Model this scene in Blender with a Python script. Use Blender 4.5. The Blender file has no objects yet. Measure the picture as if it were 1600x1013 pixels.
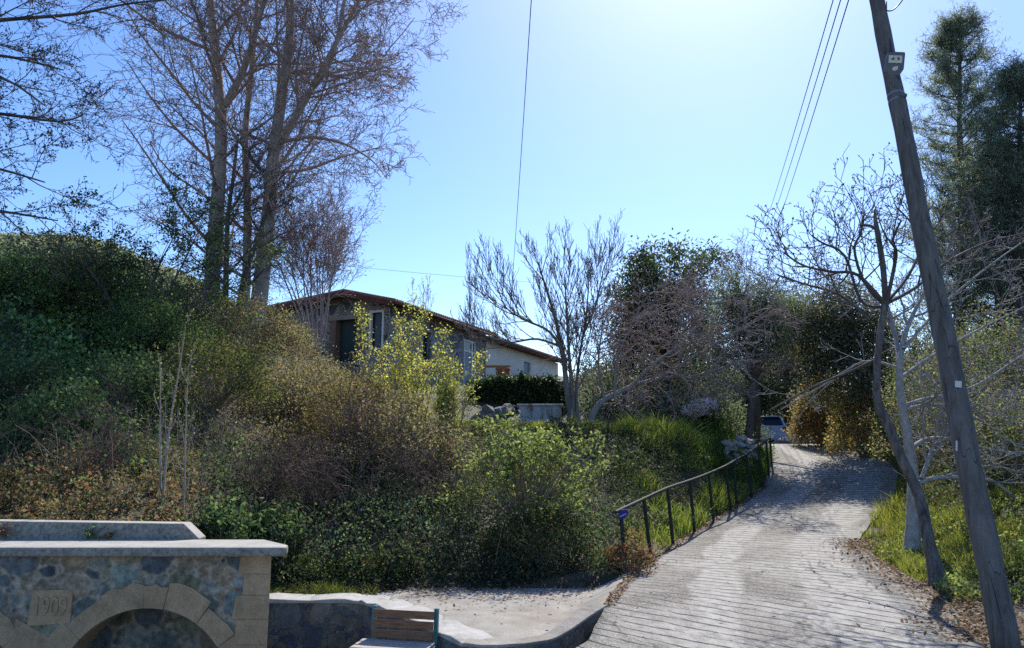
import bpy, math, random
import numpy as np
from mathutils import Vector, Matrix, noise as mnoise

C = bpy.context.scene
COL = C.collection
RAD = math.radians

# ---------------------------------------------------------------- camera, sky, sun, exposure
CAMZ = 2.2
LENS = 26.0
FPX = 1600 * LENS / 36.0
PITCH = RAD(9.5)
cam_data = bpy.data.cameras.new('camera')
cam_data.lens = LENS
cam_data.sensor_width = 36.0
cam_data.clip_end = 4000
cam = bpy.data.objects.new('camera', cam_data)
COL.objects.link(cam)
cam.location = (0, 0, CAMZ)
cam.rotation_euler = (RAD(90) + PITCH, 0, 0)
C.camera = cam

SUN_AZ = RAD(17.0)      # to the right of the view direction (+Y)
SUN_EL = RAD(46.0)
world = bpy.data.worlds.new('World')
C.world = world
world.use_nodes = True
wn = world.node_tree
bg = wn.nodes['Background']
sky = wn.nodes.new('ShaderNodeTexSky')
sky.sky_type = 'NISHITA'
sky.sun_disc = False
sky.sun_elevation = SUN_EL
sky.sun_rotation = SUN_AZ
sky.altitude = 600
sky.air_density = 1.0
sky.dust_density = 0.6
sky.ozone_density = 3.0
hsv = wn.nodes.new('ShaderNodeHueSaturation')
hsv.inputs['Saturation'].default_value = 1.2
hsv.inputs['Hue'].default_value = .508
wn.links.new(sky.outputs[0], hsv.inputs['Color'])
wn.links.new(hsv.outputs[0], bg.inputs[0])
bg.inputs[1].default_value = 0.135

sun_data = bpy.data.lights.new('sun', 'SUN')
sun_data.energy = 3.7
sun_data.angle = RAD(0.5)
sun_data.color = (1.0, 0.95, 0.87)
sun = bpy.data.objects.new('sun', sun_data)
COL.objects.link(sun)
sdir = Vector((math.sin(SUN_AZ) * math.cos(SUN_EL), math.cos(SUN_AZ) * math.cos(SUN_EL), math.sin(SUN_EL)))
sun.rotation_euler = sdir.to_track_quat('Z', 'Y').to_euler()
C.view_settings.view_transform = 'Standard'
C.view_settings.look = 'None'
C.view_settings.exposure = 0.75
C.view_settings.gamma = 1.0
C.cycles.use_denoising = False
C.cycles.max_bounces = 10
C.cycles.diffuse_bounces = 7
C.cycles.transmission_bounces = 8
C.cycles.transparent_max_bounces = 8

# ---------------------------------------------------------------- helpers
rng = np.random.default_rng(7)
R = random.Random(11)
CP, SP = math.cos(PITCH), math.sin(PITCH)


def ray(px, row):
    xc = (px - 800) / FPX
    yc = -(row - 506.5) / FPX
    return xc, CP - SP * yc, SP + CP * yc


def P(px, row, d):
    """photo pixel + distance ahead -> point of the place"""
    x, y, z = ray(px, row)
    return Vector((x * d / y, d, CAMZ + z * d / y))


def pxx(px, d, row=700):
    return P(px, row, d).x


def tag(o, label=None, cat=None, group=None, kind=None):
    if label: o['label'] = label
    if cat: o['category'] = cat
    if group: o['group'] = group
    if kind: o['kind'] = kind
    return o


def thing(name, label, cat, loc=(0, 0, 0), rotz=0, group=None):
    o = bpy.data.objects.new(name, None)
    COL.objects.link(o)
    o.location = loc
    o.rotation_euler = (0, 0, rotz)
    o.empty_display_size = 0.2
    return tag(o, label, cat, group)


class MB:
    """gathers vertices and faces for ONE mesh object"""
    def __init__(self):
        self.v = []; self.f = []; self.nv = 0
        self.uv = None
        self.col = []

    def add(self, v, f, col=None):
        v = np.asarray(v, dtype=np.float64).reshape(-1, 3)
        for poly in f:
            self.f.append([i + self.nv for i in poly])
        self.v.append(v)
        self.nv += len(v)

    def box(self, c, s, rz=0.0, rx=0.0, ry=0.0, taper=1.0):
        hx, hy, hz = s[0] / 2, s[1] / 2, s[2] / 2
        m = Matrix.Rotation(rz, 3, 'Z') @ Matrix.Rotation(ry, 3, 'Y') @ Matrix.Rotation(rx, 3, 'X')
        vs = []
        for z in (-hz, hz):
            t = taper if z > 0 else 1.0
            for x, y in ((-hx, -hy), (hx, -hy), (hx, hy), (-hx, hy)):
                vs.append(Vector(c) + m @ Vector((x * t, y * t, z)))
        self.add(vs, [(3, 2, 1, 0), (4, 5, 6, 7), (0, 1, 5, 4), (1, 2, 6, 5), (2, 3, 7, 6), (3, 0, 4, 7)])
        return self

    def prism(self, pts2, h0, h1, to3):
        """polygon pts2 (u,v) swept from h0 to h1; to3(u,v,h)->point"""
        n = len(pts2)
        a = [to3(u, v, h0) for u, v in pts2] + [to3(u, v, h1) for u, v in pts2]
        f = [tuple(range(n - 1, -1, -1)), tuple(range(n, 2 * n))]
        f += [(i, (i + 1) % n, n + (i + 1) % n, n + i) for i in range(n)]
        self.add(a, f)
        return self

    def tube(self, pts, rads, n=6, cap=True):
        v, f = tubes_np(np.array([[tuple(p) for p in pts]]), np.array([list(rads)]), n)
        k = len(pts)
        f = [tuple(int(i) for i in q) for q in f]
        if cap:
            f.append(tuple(range(n - 1, -1, -1)))
            f.append(tuple((k - 1) * n + i for i in range(n)))
        self.add(v, f)
        return self

    def build(self, name, mat, parent=None, smooth=False, bevel=0.0, origin=None):
        me = bpy.data.meshes.new(name)
        v = np.concatenate(self.v) if self.v else np.zeros((0, 3))
        if origin is not None:
            v = v - np.array(tuple(origin))
        me.from_pydata([tuple(p) for p in v], [], self.f)
        me.update()
        import bmesh
        bm = bmesh.new(); bm.from_mesh(me)
        bmesh.ops.recalc_face_normals(bm, faces=bm.faces)
        bm.to_mesh(me); bm.free()
        if smooth:
            me.polygons.foreach_set('use_smooth', [True] * len(me.polygons))
        return link(name, me, mat, parent, bevel, origin)


def link(name, me, mat, parent=None, bevel=0.0, origin=None):
    for m in (mat if isinstance(mat, (list, tuple)) else [mat]):
        me.materials.append(m)
    o = bpy.data.objects.new(name, me)
    COL.objects.link(o)
    if parent is not None:
        o.parent = parent
    elif origin is not None:
        o.location = origin
    if bevel > 0:
        b = o.modifiers.new('bevel', 'BEVEL')
        b.width = bevel; b.segments = 2; b.limit_method = 'ANGLE'
    return o


def np_mesh(name, V, F, mat, parent=None, col=None, smooth=False, origin=None, uv=None):
    """fast mesh from arrays: V (n,3), F (m,k), col per face (m,3)"""
    V = np.asarray(V, dtype=np.float32)
    if origin is not None:
        V = V - np.array(tuple(origin), dtype=np.float32)
    F = np.asarray(F, dtype=np.int32)
    m, k = F.shape
    me = bpy.data.meshes.new(name)
    me.vertices.add(len(V)); me.vertices.foreach_set('co', V.ravel())
    me.loops.add(m * k); me.loops.foreach_set('vertex_index', F.ravel())
    me.polygons.add(m)
    me.polygons.foreach_set('loop_start', np.arange(0, m * k, k, dtype=np.int32))
    me.polygons.foreach_set('loop_total', np.full(m, k, dtype=np.int32))
    if smooth:
        me.polygons.foreach_set('use_smooth', np.ones(m, dtype=bool))
    me.update(calc_edges=True)
    if col is not None:
        a = me.attributes.new('Col', 'FLOAT_COLOR', 'FACE')
        c4 = np.ones((m, 4), dtype=np.float32); c4[:, :3] = col
        a.data.foreach_set('color', c4.ravel())
    if uv is not None:
        u = me.uv_layers.new(name='UVMap')
        u.data.foreach_set('uv', np.asarray(uv, dtype=np.float32)[F.ravel()].ravel())
    return link(name, me, mat, parent, 0, origin)


def tubes_np(pts, rads, n):
    """pts (B,K,3), rads (B,K) -> verts, quads"""
    B, K, _ = pts.shape
    t = np.empty_like(pts)
    t[:, 1:-1] = pts[:, 2:] - pts[:, :-2]
    t[:, 0] = pts[:, 1] - pts[:, 0]
    t[:, -1] = pts[:, -1] - pts[:, -2]
    t /= np.linalg.norm(t, axis=2, keepdims=True) + 1e-9
    mean = np.abs(t.mean(axis=1))
    ref = np.zeros((B, 3)); ref[np.arange(B), np.argmin(mean, axis=1)] = 1
    a = np.cross(t, ref[:, None, :]); a /= np.linalg.norm(a, axis=2, keepdims=True) + 1e-9
    b = np.cross(t, a)
    ang = np.arange(n) * 2 * math.pi / n
    ring = a[:, :, None, :] * np.cos(ang)[None, None, :, None] + b[:, :, None, :] * np.sin(ang)[None, None, :, None]
    V = pts[:, :, None, :] + ring * rads[:, :, None, None]
    idx = np.arange(B * K * n).reshape(B, K, n)
    q = np.stack([idx[:, :-1, :], np.roll(idx, -1, axis=2)[:, :-1, :], np.roll(idx, -1, axis=2)[:, 1:, :], idx[:, 1:, :]], axis=-1)
    return V.reshape(-1, 3), q.reshape(-1, 4)


def polylines_mesh(name, polys, mat, parent=None, origin=None, sides=(8, 6, 4, 3, 3)):
    """polys: list of (level, pts, rads) -> ONE mesh"""
    groups = {}
    for lv, p, r in polys:
        groups.setdefault((len(p), sides[min(lv, len(sides) - 1)]), []).append((p, r))
    VV, FF, off = [], [], 0
    for (k, n), L in groups.items():
        pts = np.array([[tuple(q) for q in p] for p, r in L]); rad = np.array([r for p, r in L])
        v, f = tubes_np(pts, rad, n)
        VV.append(v); FF.append(f + off); off += len(v)
    return np_mesh(name, np.concatenate(VV), np.concatenate(FF), mat, parent, smooth=True, origin=origin)


def rand_unit(n):
    v = rng.normal(size=(n, 3))
    return v / (np.linalg.norm(v, axis=1, keepdims=True) + 1e-9)


def leaf_quads(cen, length, width, bias=None, biasw=0.0):
    """diamond leaves, folded a little, at cen (n,3)"""
    n = len(cen)
    a = rand_unit(n)
    if bias is not None:
        a = a + np.asarray(bias) * biasw
        a /= np.linalg.norm(a, axis=1, keepdims=True)
    b = np.cross(a, rand_unit(n)); b /= np.linalg.norm(b, axis=1, keepdims=True) + 1e-9
    l = (np.broadcast_to(length, n) * rng.uniform(.6, 1.25, n))[:, None]
    w = (np.broadcast_to(width, n) * rng.uniform(.6, 1.25, n))[:, None]
    V = np.stack([cen - a * l * .5, cen + b * w * .5 + a * l * .05, cen + a * l * .5, cen - b * w * .5 + a * l * .05], axis=1).reshape(-1, 3)
    return V, np.arange(4 * n).reshape(n, 4)


def pick_cols(n, pal, jitter=.25):
    """pal: list of (weight, (r,g,b))"""
    w = np.array([p[0] for p in pal], float); w /= w.sum()
    c = np.array([p[1] for p in pal], float)
    out = c[rng.choice(len(pal), n, p=w)] * 1.15
    return out * rng.uniform(1 - jitter, 1 + jitter, (n, 1)) * rng.uniform(.92, 1.08, (n, 3))


# ---------------------------------------------------------------- materials
class NT:
    def __init__(self, name):
        self.m = bpy.data.materials.new(name); self.m.use_nodes = True
        self.t = self.m.node_tree
        self.bsdf = self.t.nodes['Principled BSDF']
        self.out = self.t.nodes['Material Output']
        self.bsdf.inputs['Specular IOR Level'].default_value = .3
        self.bsdf.inputs['Roughness'].default_value = .8
        self._co = None

    def n(self, kind, **kw):
        nd = self.t.nodes.new('ShaderNode' + kind)
        for k, v in kw.items():
            if k.startswith('i_'):
                nd.inputs[k[2:]].default_value = v
            else:
                setattr(nd, k, v)
        return nd

    def l(self, a, b):
        self.t.links.new(a, b)

    def co(self, kind='Object'):
        if self._co is None:
            self._co = self.n('TexCoord')
        return self._co.outputs[kind]

    def mapped(self, scale=(1, 1, 1), kind='Object', rot=(0, 0, 0)):
        mp = self.n('Mapping'); mp.inputs['Scale'].default_value = scale; mp.inputs['Rotation'].default_value = rot
        self.l(self.co(kind), mp.inputs['Vector'])
        return mp.outputs[0]

    def noise(self, scale, detail=4, rough=.55, vec=None, dist=0):
        nd = self.n('TexNoise'); nd.inputs['Scale'].default_value = scale; nd.inputs['Detail'].default_value = detail
        nd.inputs['Roughness'].default_value = rough; nd.inputs['Distortion'].default_value = dist
        self.l(vec if vec is not None else self.co(), nd.inputs['Vector'])
        return nd.outputs['Fac']

    def ramp(self, fac, stops, interp='LINEAR'):
        nd = self.n('ValToRGB'); cr = nd.color_ramp; cr.interpolation = interp
        while len(cr.elements) < len(stops): cr.elements.new(.5)
        for e, (p, c) in zip(cr.elements, stops):
            e.position = p
            e.color = (*c, 1) if isinstance(c, (tuple, list)) else (c, c, c, 1)
        self.l(fac, nd.inputs[0])
        return nd.outputs[0]

    def mix(self, fac, a, b, blend='MIX'):
        nd = self.n('MixRGB', blend_type=blend)
        for s, x in ((nd.inputs[0], fac), (nd.inputs[1], a), (nd.inputs[2], b)):
            if isinstance(x, (int, float)): s.default_value = x
            elif isinstance(x, (tuple, list)): s.default_value = (*x, 1)
            else: self.l(x, s)
        return nd.outputs[0]

    def math(self, op, a, b=0.0):
        nd = self.n('Math', operation=op)
        for s, x in ((nd.inputs[0], a), (nd.inputs[1], b)):
            if isinstance(x, (int, float)): s.default_value = x
            else: self.l(x, s)
        return nd.outputs[0]

    def base(self, c):
        s = self.bsdf.inputs['Base Color']
        if isinstance(c, (tuple, list)): s.default_value = (*c, 1)
        else: self.l(c, s)
        return self

    def bump(self, h, strength=.5, dist=.02):
        b = self.n('Bump'); b.inputs['Strength'].default_value = strength; b.inputs['Distance'].default_value = dist
        self.l(h, b.inputs['Height']); self.l(b.outputs[0], self.bsdf.inputs['Normal'])
        return self


def plain(name, c, rough=.7, metal=0.0, var=.18, scale=6.0, bump=0.0, spec=.3):
    t = NT(name)
    f = t.noise(scale, 5)
    t.base(t.mix(1.0, c, t.ramp(f, [(.25, 1 - var), (.75, 1 + var)]), 'MULTIPLY'))
    t.bsdf.inputs['Roughness'].default_value = rough
    t.bsdf.inputs['Metallic'].default_value = metal
    t.bsdf.inputs['Specular IOR Level'].default_value = spec
    if bump: t.bump(t.noise(scale * 6, 4), bump, .01)
    return t.m


def leaf_mat(name, trans=.5, rough=.6, tint=(1.5, 1.6, 1.1)):
    t = NT(name)
    at = t.n('Attribute', attribute_name='Col')
    t.base(at.outputs['Color'])
    t.bsdf.inputs['Roughness'].default_value = rough
    t.bsdf.inputs['Specular IOR Level'].default_value = .22
    tr = t.n('BsdfTranslucent')
    t.l(t.mix(1.0, at.outputs['Color'], tint, 'MULTIPLY'), tr.inputs['Color'])
    mx = t.n('MixShader'); mx.inputs[0].default_value = trans
    t.l(t.bsdf.outputs[0], mx.inputs[1]); t.l(tr.outputs[0], mx.inputs[2])
    t.l(mx.outputs[0], t.out.inputs['Surface'])
    return t.m


def bark_mat(name, a, b, scale=5.0, stretch=.25, bump=.6):
    t = NT(name)
    v = t.mapped((1, 1, stretch))
    f = t.noise(scale, 6, .65, v, .6)
    t.base(t.ramp(f, [(.3, a), (.7, b)]))
    t.bump(t.noise(scale * 4, 5, .6, v), bump, .02)
    t.bsdf.inputs['Roughness'].default_value = .85
    return t.m


def rubble_mat(name, big, small, mortar, stones, sx=1.0, sz=1.0, bump=1.0, mw=.03):
    """big random stones, the gaps between them packed with small ones"""
    t = NT(name)
    v = t.mapped((sx, sx, sz))
    ds = t.n('TexNoise'); ds.inputs['Scale'].default_value = 2.5; ds.inputs['Detail'].default_value = 3
    t.l(v, ds.inputs['Vector'])
    va = t.n('VectorMath', operation='MULTIPLY_ADD')
    t.l(ds.outputs['Color'], va.inputs[0]); va.inputs[1].default_value = (.22, .22, .22); t.l(v, va.inputs[2])
    w = va.outputs[0]

    def vor(scale, feat):
        nd = t.n('TexVoronoi', feature=feat); nd.inputs['Scale'].default_value = scale
        t.l(w, nd.inputs['Vector'])
        return nd
    b1, e1 = vor(big, 'F1'), vor(big, 'DISTANCE_TO_EDGE')
    b2, e2 = vor(small, 'F1'), vor(small, 'DISTANCE_TO_EDGE')
    inbig = t.ramp(e1.outputs['Distance'], [(.10, 0.0), (.13, 1.0)])

    def cellcol(nd):
        sep = t.n('SeparateColor'); t.l(nd.outputs['Color'], sep.inputs[0])
        return t.ramp(sep.outputs[0], stones, 'CONSTANT')
    stone = t.mix(inbig, cellcol(b2), cellcol(b1))
    m2 = t.ramp(e2.outputs['Distance'], [(mw * 1.2, 0.0), (mw * 2.6, 1.0)])
    m1 = t.ramp(e1.outputs['Distance'], [(.10, 0.0), (.125, 1.0)])
    mask = t.mix(inbig, m2, m1)
    f = t.noise(9, 6, .65)
    stone = t.mix(.8, stone, t.ramp(f, [(.3, .55), (.7, 1.4)]), 'MULTIPLY')
    mort = t.mix(.6, mortar, t.ramp(t.noise(20, 4), [(.3, .6), (.7, 1.3)]), 'MULTIPLY')
    t.base(t.mix(mask, mort, stone))
    h = t.math('ADD', t.math('MULTIPLY', mask, .7), t.math('MULTIPLY', f, .5))
    t.bump(h, bump, .03)
    t.bsdf.inputs['Roughness'].default_value = .8
    return t.m


M = {}
M['leaf'] = leaf_mat('leaf')
M['leaf_gloss'] = leaf_mat('glossy_leaf', .35, .5, (1.5, 1.6, .8))
M['needle'] = leaf_mat('needle', .5, .5, (1.7, 1.7, 1.2))
M['grass'] = leaf_mat('grass_blade', .5, .6, (1.6, 1.6, .6))
M['dry'] = leaf_mat('dry_leaf', .25, .7, (1.2, 1.0, .7))
M['plane_bark'] = bark_mat('plane_bark', (.20, .175, .15), (.46, .41, .35), 3.0, .35)
M['twig_purple'] = bark_mat('purple_twig_bark', (.22, .165, .15), (.44, .345, .31), 6)
M['twig_grey'] = bark_mat('grey_twig_bark', (.17, .15, .14), (.36, .33, .30), 6)
M['twig_brown'] = bark_mat('brown_twig_bark', (.10, .08, .07), (.24, .20, .175), 6)
M['cane'] = bark_mat('reddish_cane_bark', (.07, .045, .037), (.19, .125, .10), 9)
M['fig_bark'] = bark_mat('pale_fig_bark', (.20, .18, .16), (.46, .43, .39), 11, .7, .9)
M['dark_bark'] = bark_mat('dark_bark', (.05, .042, .038), (.15, .125, .11), 5)
M['walnut_bark'] = bark_mat('fissured_bark', (.035, .03, .027), (.23, .20, .175), 16, .3, 1.0)
M['sapling_bark'] = bark_mat('pale_sapling_bark', (.28, .23, .18), (.45, .39, .31), 8)
M['straw'] = bark_mat('dry_stem_bark', (.20, .15, .10), (.38, .30, .21), 8)

# ---------------------------------------------------------------- ground, road, walls
# (photo row of the road, distance) -> profile of the road's height
ROAD_ROWS = [(1013, 7.0), (985, 7.6), (935, 9.0), (890, 11.2), (850, 13.5), (815, 16.0), (785, 18.0), (760, 19.8), (735, 21.5), (720, 23.3), (703, 26.0), (694, 28.5)]
rp_y = [-40, 0, 4] + [d for r, d in ROAD_ROWS] + [32, 37, 45, 60]
rp_z = [0.1, .15, .25] + [P(800, r, d).z for r, d in ROAD_ROWS]
rp_z += [rp_z[-1] - .06, rp_z[-1] - .15, rp_z[-1] - .35, rp_z[-1] - .5]


def road_z(y):
    return np.interp(y, rp_y, rp_z)


left_px = [(1013, 912), (985, 925), (935, 948), (890, 990), (850, 1052), (815, 1110), (785, 1160), (760, 1192), (735, 1204), (720, 1206), (703, 1206), (694, 1196)]
right_px = [(1013, 1530), (985, 1512), (935, 1475), (890, 1400), (850, 1335), (815, 1362), (785, 1392), (760, 1402), (735, 1402), (720, 1388), (703, 1325), (694, 1288)]
rd = dict(ROAD_ROWS)
RL = [(pxx(px, rd[r], r), rd[r]) for r, px in left_px]
RR = [(pxx(px, rd[r], r), rd[r]) for r, px in right_px]
# the road runs on behind the crest and down to the street behind the camera
RL = [(-6.5, -6.0), (-1.2, 3.5)] + RL + [(11.2, 34.0), (12.2, 42.0)]
RR = [(9.0, -6.0), (5.2, 3.5)] + RR + [(14.6, 34.0), (16.0, 42.0)]
rl_y = [p[1] for p in RL]; rl_x = [p[0] for p in RL]
rr_y = [p[1] for p in RR]; rr_x = [p[0] for p in RR]

CTRL = [  # px, row, distance
    (430, 925, 10.6), (700, 924, 10.6), (880, 915, 10.9), (560, 925, 10.6),
    (200, 800, 9.8), (-100, 800, 9.8), (350, 830, 10.6),
    (100, 700, 12.5), (-150, 700, 12.0), (100, 600, 15.5), (-100, 560, 15), (90, 462, 19), (220, 490, 20), (0, 462, 21), (-200, 455, 19),
    (300, 720, 12.8), (300, 620, 16), (330, 500, 23), (400, 500, 24), (250, 520, 20.5),
    (500, 800, 12.5), (500, 720, 15), (450, 620, 19), (470, 570, 24), (400, 550, 21),
    (600, 800, 12.3), (600, 730, 14.5), (600, 660, 20), (650, 612, 27), (560, 600, 28),
    (720, 850, 12), (720, 740, 15.5), (720, 670, 20), (730, 610, 36), (600, 600, 31), (480, 565, 32),
    (820, 850, 12.2), (830, 750, 16), (830, 672, 19.6), (830, 668, 22), (900, 668, 22), (1000, 668, 22),
    (950, 830, 13), (950, 770, 16), (950, 680, 19.2), (950, 672, 20.5), (1050, 672, 20.5), (1050, 780, 16.2), (1050, 700, 19.2),
    (1120, 770, 18.5), (1130, 700, 22), (1130, 665, 24.5), (1100, 650, 27), (1000, 645, 28),
    (800, 600, 30), (900, 600, 34), (1000, 622, 36), (850, 590, 42), (1130, 640, 34), (1180, 665, 38),
    (1480, 935, 9.2), (1450, 885, 10.4), (1425, 830, 12), (1500, 830, 12), (1400, 765, 19), (1450, 720, 18),
    (1560, 850, 11), (1600, 905, 9.2), (1610, 760, 14.6), (1340, 692, 28.5), (1450, 650, 25), (1420, 700, 22), (1600, 640, 22), (1700, 760, 12), (1700, 560, 26),
    (1400, 650, 36), (1300, 668, 40), (1550, 560, 40),
]
cp = [tuple(P(*c)) for c in CTRL]
cp += [(-8, 4, -.5), (-3, 3, -.4), (-12, 6, .3), (8, 3, .2), (10, 7, .8), (-40, 30, 12), (-45, 5, 3), (-60, 60, 12), (0, 70, 4.5), (30, 60, 9), (45, 25, 11), (50, 0, 4), (-20, 45, 10), (0, -20, 0), (-30, -20, 0), (30, -20, 1), (0, 55, 5.0), (15, 55, 4)]
cp = np.array(cp)
# thin plate spline through the control heights
def _tps(r2):
    return np.where(r2 > 1e-9, r2 * np.log(np.maximum(r2, 1e-9)) * .5, 0)
_n = len(cp)
_d2 = ((cp[:, None, :2] - cp[None, :, :2]) ** 2).sum(-1)
_A = np.zeros((_n + 3, _n + 3)); _A[:_n, :_n] = _tps(_d2) + np.eye(_n) * .8
_A[:_n, _n] = 1; _A[:_n, _n + 1:] = cp[:, :2]; _A[_n, :_n] = 1; _A[_n + 1:, :_n] = cp[:, :2].T
_w = np.linalg.solve(_A, np.concatenate([cp[:, 2], [0, 0, 0]]))


def tps(x, y):
    sh = x.shape; x = x.ravel(); y = y.ravel()
    out = np.empty_like(x)
    for s in range(0, len(x), 20000):
        xs, ys = x[s:s + 20000], y[s:s + 20000]
        r2 = (xs[:, None] - cp[None, :, 0]) ** 2 + (ys[:, None] - cp[None, :, 1]) ** 2
        out[s:s + 20000] = _tps(r2) @ _w[:_n] + _w[_n] + _w[_n + 1] * xs + _w[_n + 2] * ys
    return out.reshape(sh)


def smooth(a, b, x):
    t = np.clip((x - a) / (b - a), 0, 1)
    return t * t * (3 - 2 * t)


PLAZA_Z = -.5
PAD_Z = .265
# line of the low wall that holds the concrete apron: x, y of its outer face
WALL = [P(400, 937, 9.8), P(540, 937, 9.8), P(572, 940, 9.65), P(612, 952, 9.2), P(665, 978, 8.5), P(722, 1003, 7.85)]
CURB = [P(722, 1006, 7.8), P(775, 1007, 7.75), P(830, 1001, 7.85), P(880, 988, 8.05), P(922, 971, 8.35), P(936, 966, 8.47), P(950, 962, 8.6)]
wall_y = None
_wx = [-30.0, -3.5, -3.36] + [p.x for p in WALL] + [p.x for p in CURB[1:]] + [CURB[-1].x + .25, 3.0]
_wy = [8.55, 8.55, 9.75] + [p.y for p in WALL] + [p.y for p in CURB[1:]] + [8.6, 30]


def ground_z(x, y):
    x = np.asarray(x, float); y = np.asarray(y, float)
    z = tps(x, y)
    far = smooth(60, 130, np.hypot(x, y - 10))
    z = z * (1 - far) + 6 * far
    # concrete apron and plaza
    apron = smooth(10.9, 10.2, y) * smooth(1.9, 1.2, x) * smooth(-3.9, -3.3, x)
    z = z * (1 - apron) + (PAD_Z - .05) * apron
    wy = np.interp(x, _wx, _wy)
    plaza = smooth(.30, .12, y - wy + .0) * (x < 1.3) * smooth(-25, -16, x)
    z = np.where(plaza > 0, z * (1 - plaza) + (PLAZA_Z - .03) * plaza, z)
    # road bed
    lx = np.interp(y, rl_y, rl_x); rx = np.interp(y, rr_y, rr_x)
    out = np.maximum(lx - x, x - rx)
    k = smooth(1.7, .5, out) * (y < 60) * np.where((x < lx) & (y < 8.2), 0, 1)
    z = z * (1 - k) + (road_z(y) - .04 + .055 * smooth(.0, .3, out)) * k
    # nothing of the earth shows above the apron
    ap = (x < lx + .05) & (x > -3.6) & (y < 10.75) & (y > wy - .3)
    z = np.where(ap, np.minimum(z, PAD_Z - .08), z)
    return z


def gz(x, y):
    return float(ground_z(np.array([x]), np.array([y]))[0])


def axis(vals):
    out = []
    for a, b, s in vals:
        out += list(np.arange(a, b, s))
    return np.array(out + [vals[-1][1]])


gx = axis([(-900, -200, 50), (-200, -60, 10), (-60, -16, 1.2), (-16, 16, .16), (16, 60, 1.2), (60, 200, 10), (200, 900, 50)])
gy = axis([(-300, -20, 20), (-20, 2, 1.0), (2, 30, .16), (30, 60, .8), (60, 200, 10), (200, 1500, 65)])
GX, GY = np.meshgrid(gx, gy)
GZ = ground_z(GX, GY)
nx, ny = len(gx), len(gy)
V = np.stack([GX, GY, GZ], -1).reshape(-1, 3)
idx = np.arange(nx * ny).reshape(ny, nx)
F = np.stack([idx[:-1, :-1], idx[:-1, 1:], idx[1:, 1:], idx[1:, :-1]], -1).reshape(-1, 4)
t = NT('soil')
f = t.noise(1.3, 8, .7)
c = t.ramp(f, [(.3, (.035, .03, .022)), (.5, (.07, .055, .035)), (.7, (.06, .07, .03))])
t.base(t.mix(.6, c, t.ramp(t.noise(30, 4), [(.3, .5), (.7, 1.5)]), 'MULTIPLY'))
t.bump(t.noise(18, 6), .8, .05)
M['soil'] = t.m
tag(np_mesh('ground', V, F, M['soil'], smooth=True), kind='structure')

# ---- road: one ribbon, u across in metres from the middle, v along in metres
ys = np.concatenate([np.arange(-5.5, 7, .5), np.arange(7, 30, .25), np.arange(30, 41, .5)])
lx = np.interp(ys, rl_y, rl_x); rx = np.interp(ys, rr_y, rr_x)
for _ in range(3):
    lx[1:-1] = (lx[:-2] + 2 * lx[1:-1] + lx[2:]) / 4; rx[1:-1] = (rx[:-2] + 2 * rx[1:-1] + rx[2:]) / 4
NA = 24
mx_, my_ = (lx + rx) / 2, ys
dx_, dy_ = np.gradient(mx_), np.gradient(my_)
ln = np.hypot(dx_, dy_); dx_, dy_ = dx_ / ln, dy_ / ln
for _ in range(6):
    dx_[1:-1] = (dx_[:-2] + 2 * dx_[1:-1] + dx_[2:]) / 4
arc = np.concatenate([[0], np.cumsum(np.hypot(np.diff(mx_), np.diff(my_)))])
Vr, UVr = [], []
for i in range(len(ys)):
    w = rx[i] - lx[i]
    for j in range(NA + 1):
        s = j / NA
        x = lx[i] + w * s
        jit = 0.10 * mnoise.noise((x * 1.7, ys[i] * .9, 3)) if j in (0, NA) else 0
        x += jit
        # v is skewed so that the grooves run square to the road's direction
        v = arc[i] + (x - mx_[i]) * float(np.interp(ys[i], [3, 7, 9, 11, 13.5, 16, 20], [.8, .8, .7, .5, .32, .18, .06]))
        Vr.append((x, ys[i], float(road_z(ys[i])) + .0 + .012 * mnoise.noise((x * .8, ys[i] * .8, 0))))
        UVr.append(((x - mx_[i]), v))
idx = np.arange(len(ys) * (NA + 1)).reshape(len(ys), NA + 1)
Fr = np.stack([idx[:-1, :-1], idx[:-1, 1:], idx[1:, 1:], idx[1:, :-1]], -1).reshape(-1, 4)

t = NT('grooved_concrete')
uv = t.n('UVMap').outputs[0]
sep = t.n('SeparateXYZ'); t.l(uv, sep.inputs[0])
u, v = sep.outputs[0], sep.outputs[1]
wob = t.math('MULTIPLY', t.math('SUBTRACT', t.noise(1.6, 4, .55, uv), .5), .20)
fr = t.math('FRACT', t.math('DIVIDE', t.math('ADD', v, wob), .25))
tri = t.math('ABSOLUTE', t.math('SUBTRACT', fr, .5))          # 0 in the middle of a groove
groove = t.ramp(t.math('ADD', tri, t.math('MULTIPLY', t.math('SUBTRACT', t.noise(14, 3, .6, uv), .5), .10)), [(.055, 1.0), (.115, 0.0)])
# wheel tracks: smooth light concrete, elsewhere worn to the aggregate
def track(c, w):
    d = t.math('ABSOLUTE', t.math('ADD', t.math('SUBTRACT', u, c), t.math('MULTIPLY', t.math('SUBTRACT', t.noise(.9, 3, .6, uv), .5), .5)))
    return t.ramp(d, [(w * .75, 1.0), (w * 1.15, 0.0)])
tr = t.math('MAXIMUM', track(-.68, .33), track(.88, .52))
patch = t.ramp(t.noise(.55, 5, .6, uv), [(.38, 0.15), (.62, 1.0)])
farc = t.ramp(v, [(.0, 0.0), (1.0, 1.0)])
smoothc = t.math('MULTIPLY', t.math('MAXIMUM', t.math('MULTIPLY', tr, .85), t.math('MULTIPLY', patch, .75)), t.ramp(t.noise(5, 5, .7, uv), [(.35, .45), (.55, 1.0)]))
agg = t.n('TexVoronoi', feature='F1'); agg.inputs['Scale'].default_value = 48; t.l(uv, agg.inputs['Vector'])
asep = t.n('SeparateColor'); t.l(agg.outputs['Color'], asep.inputs[0])
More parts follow.
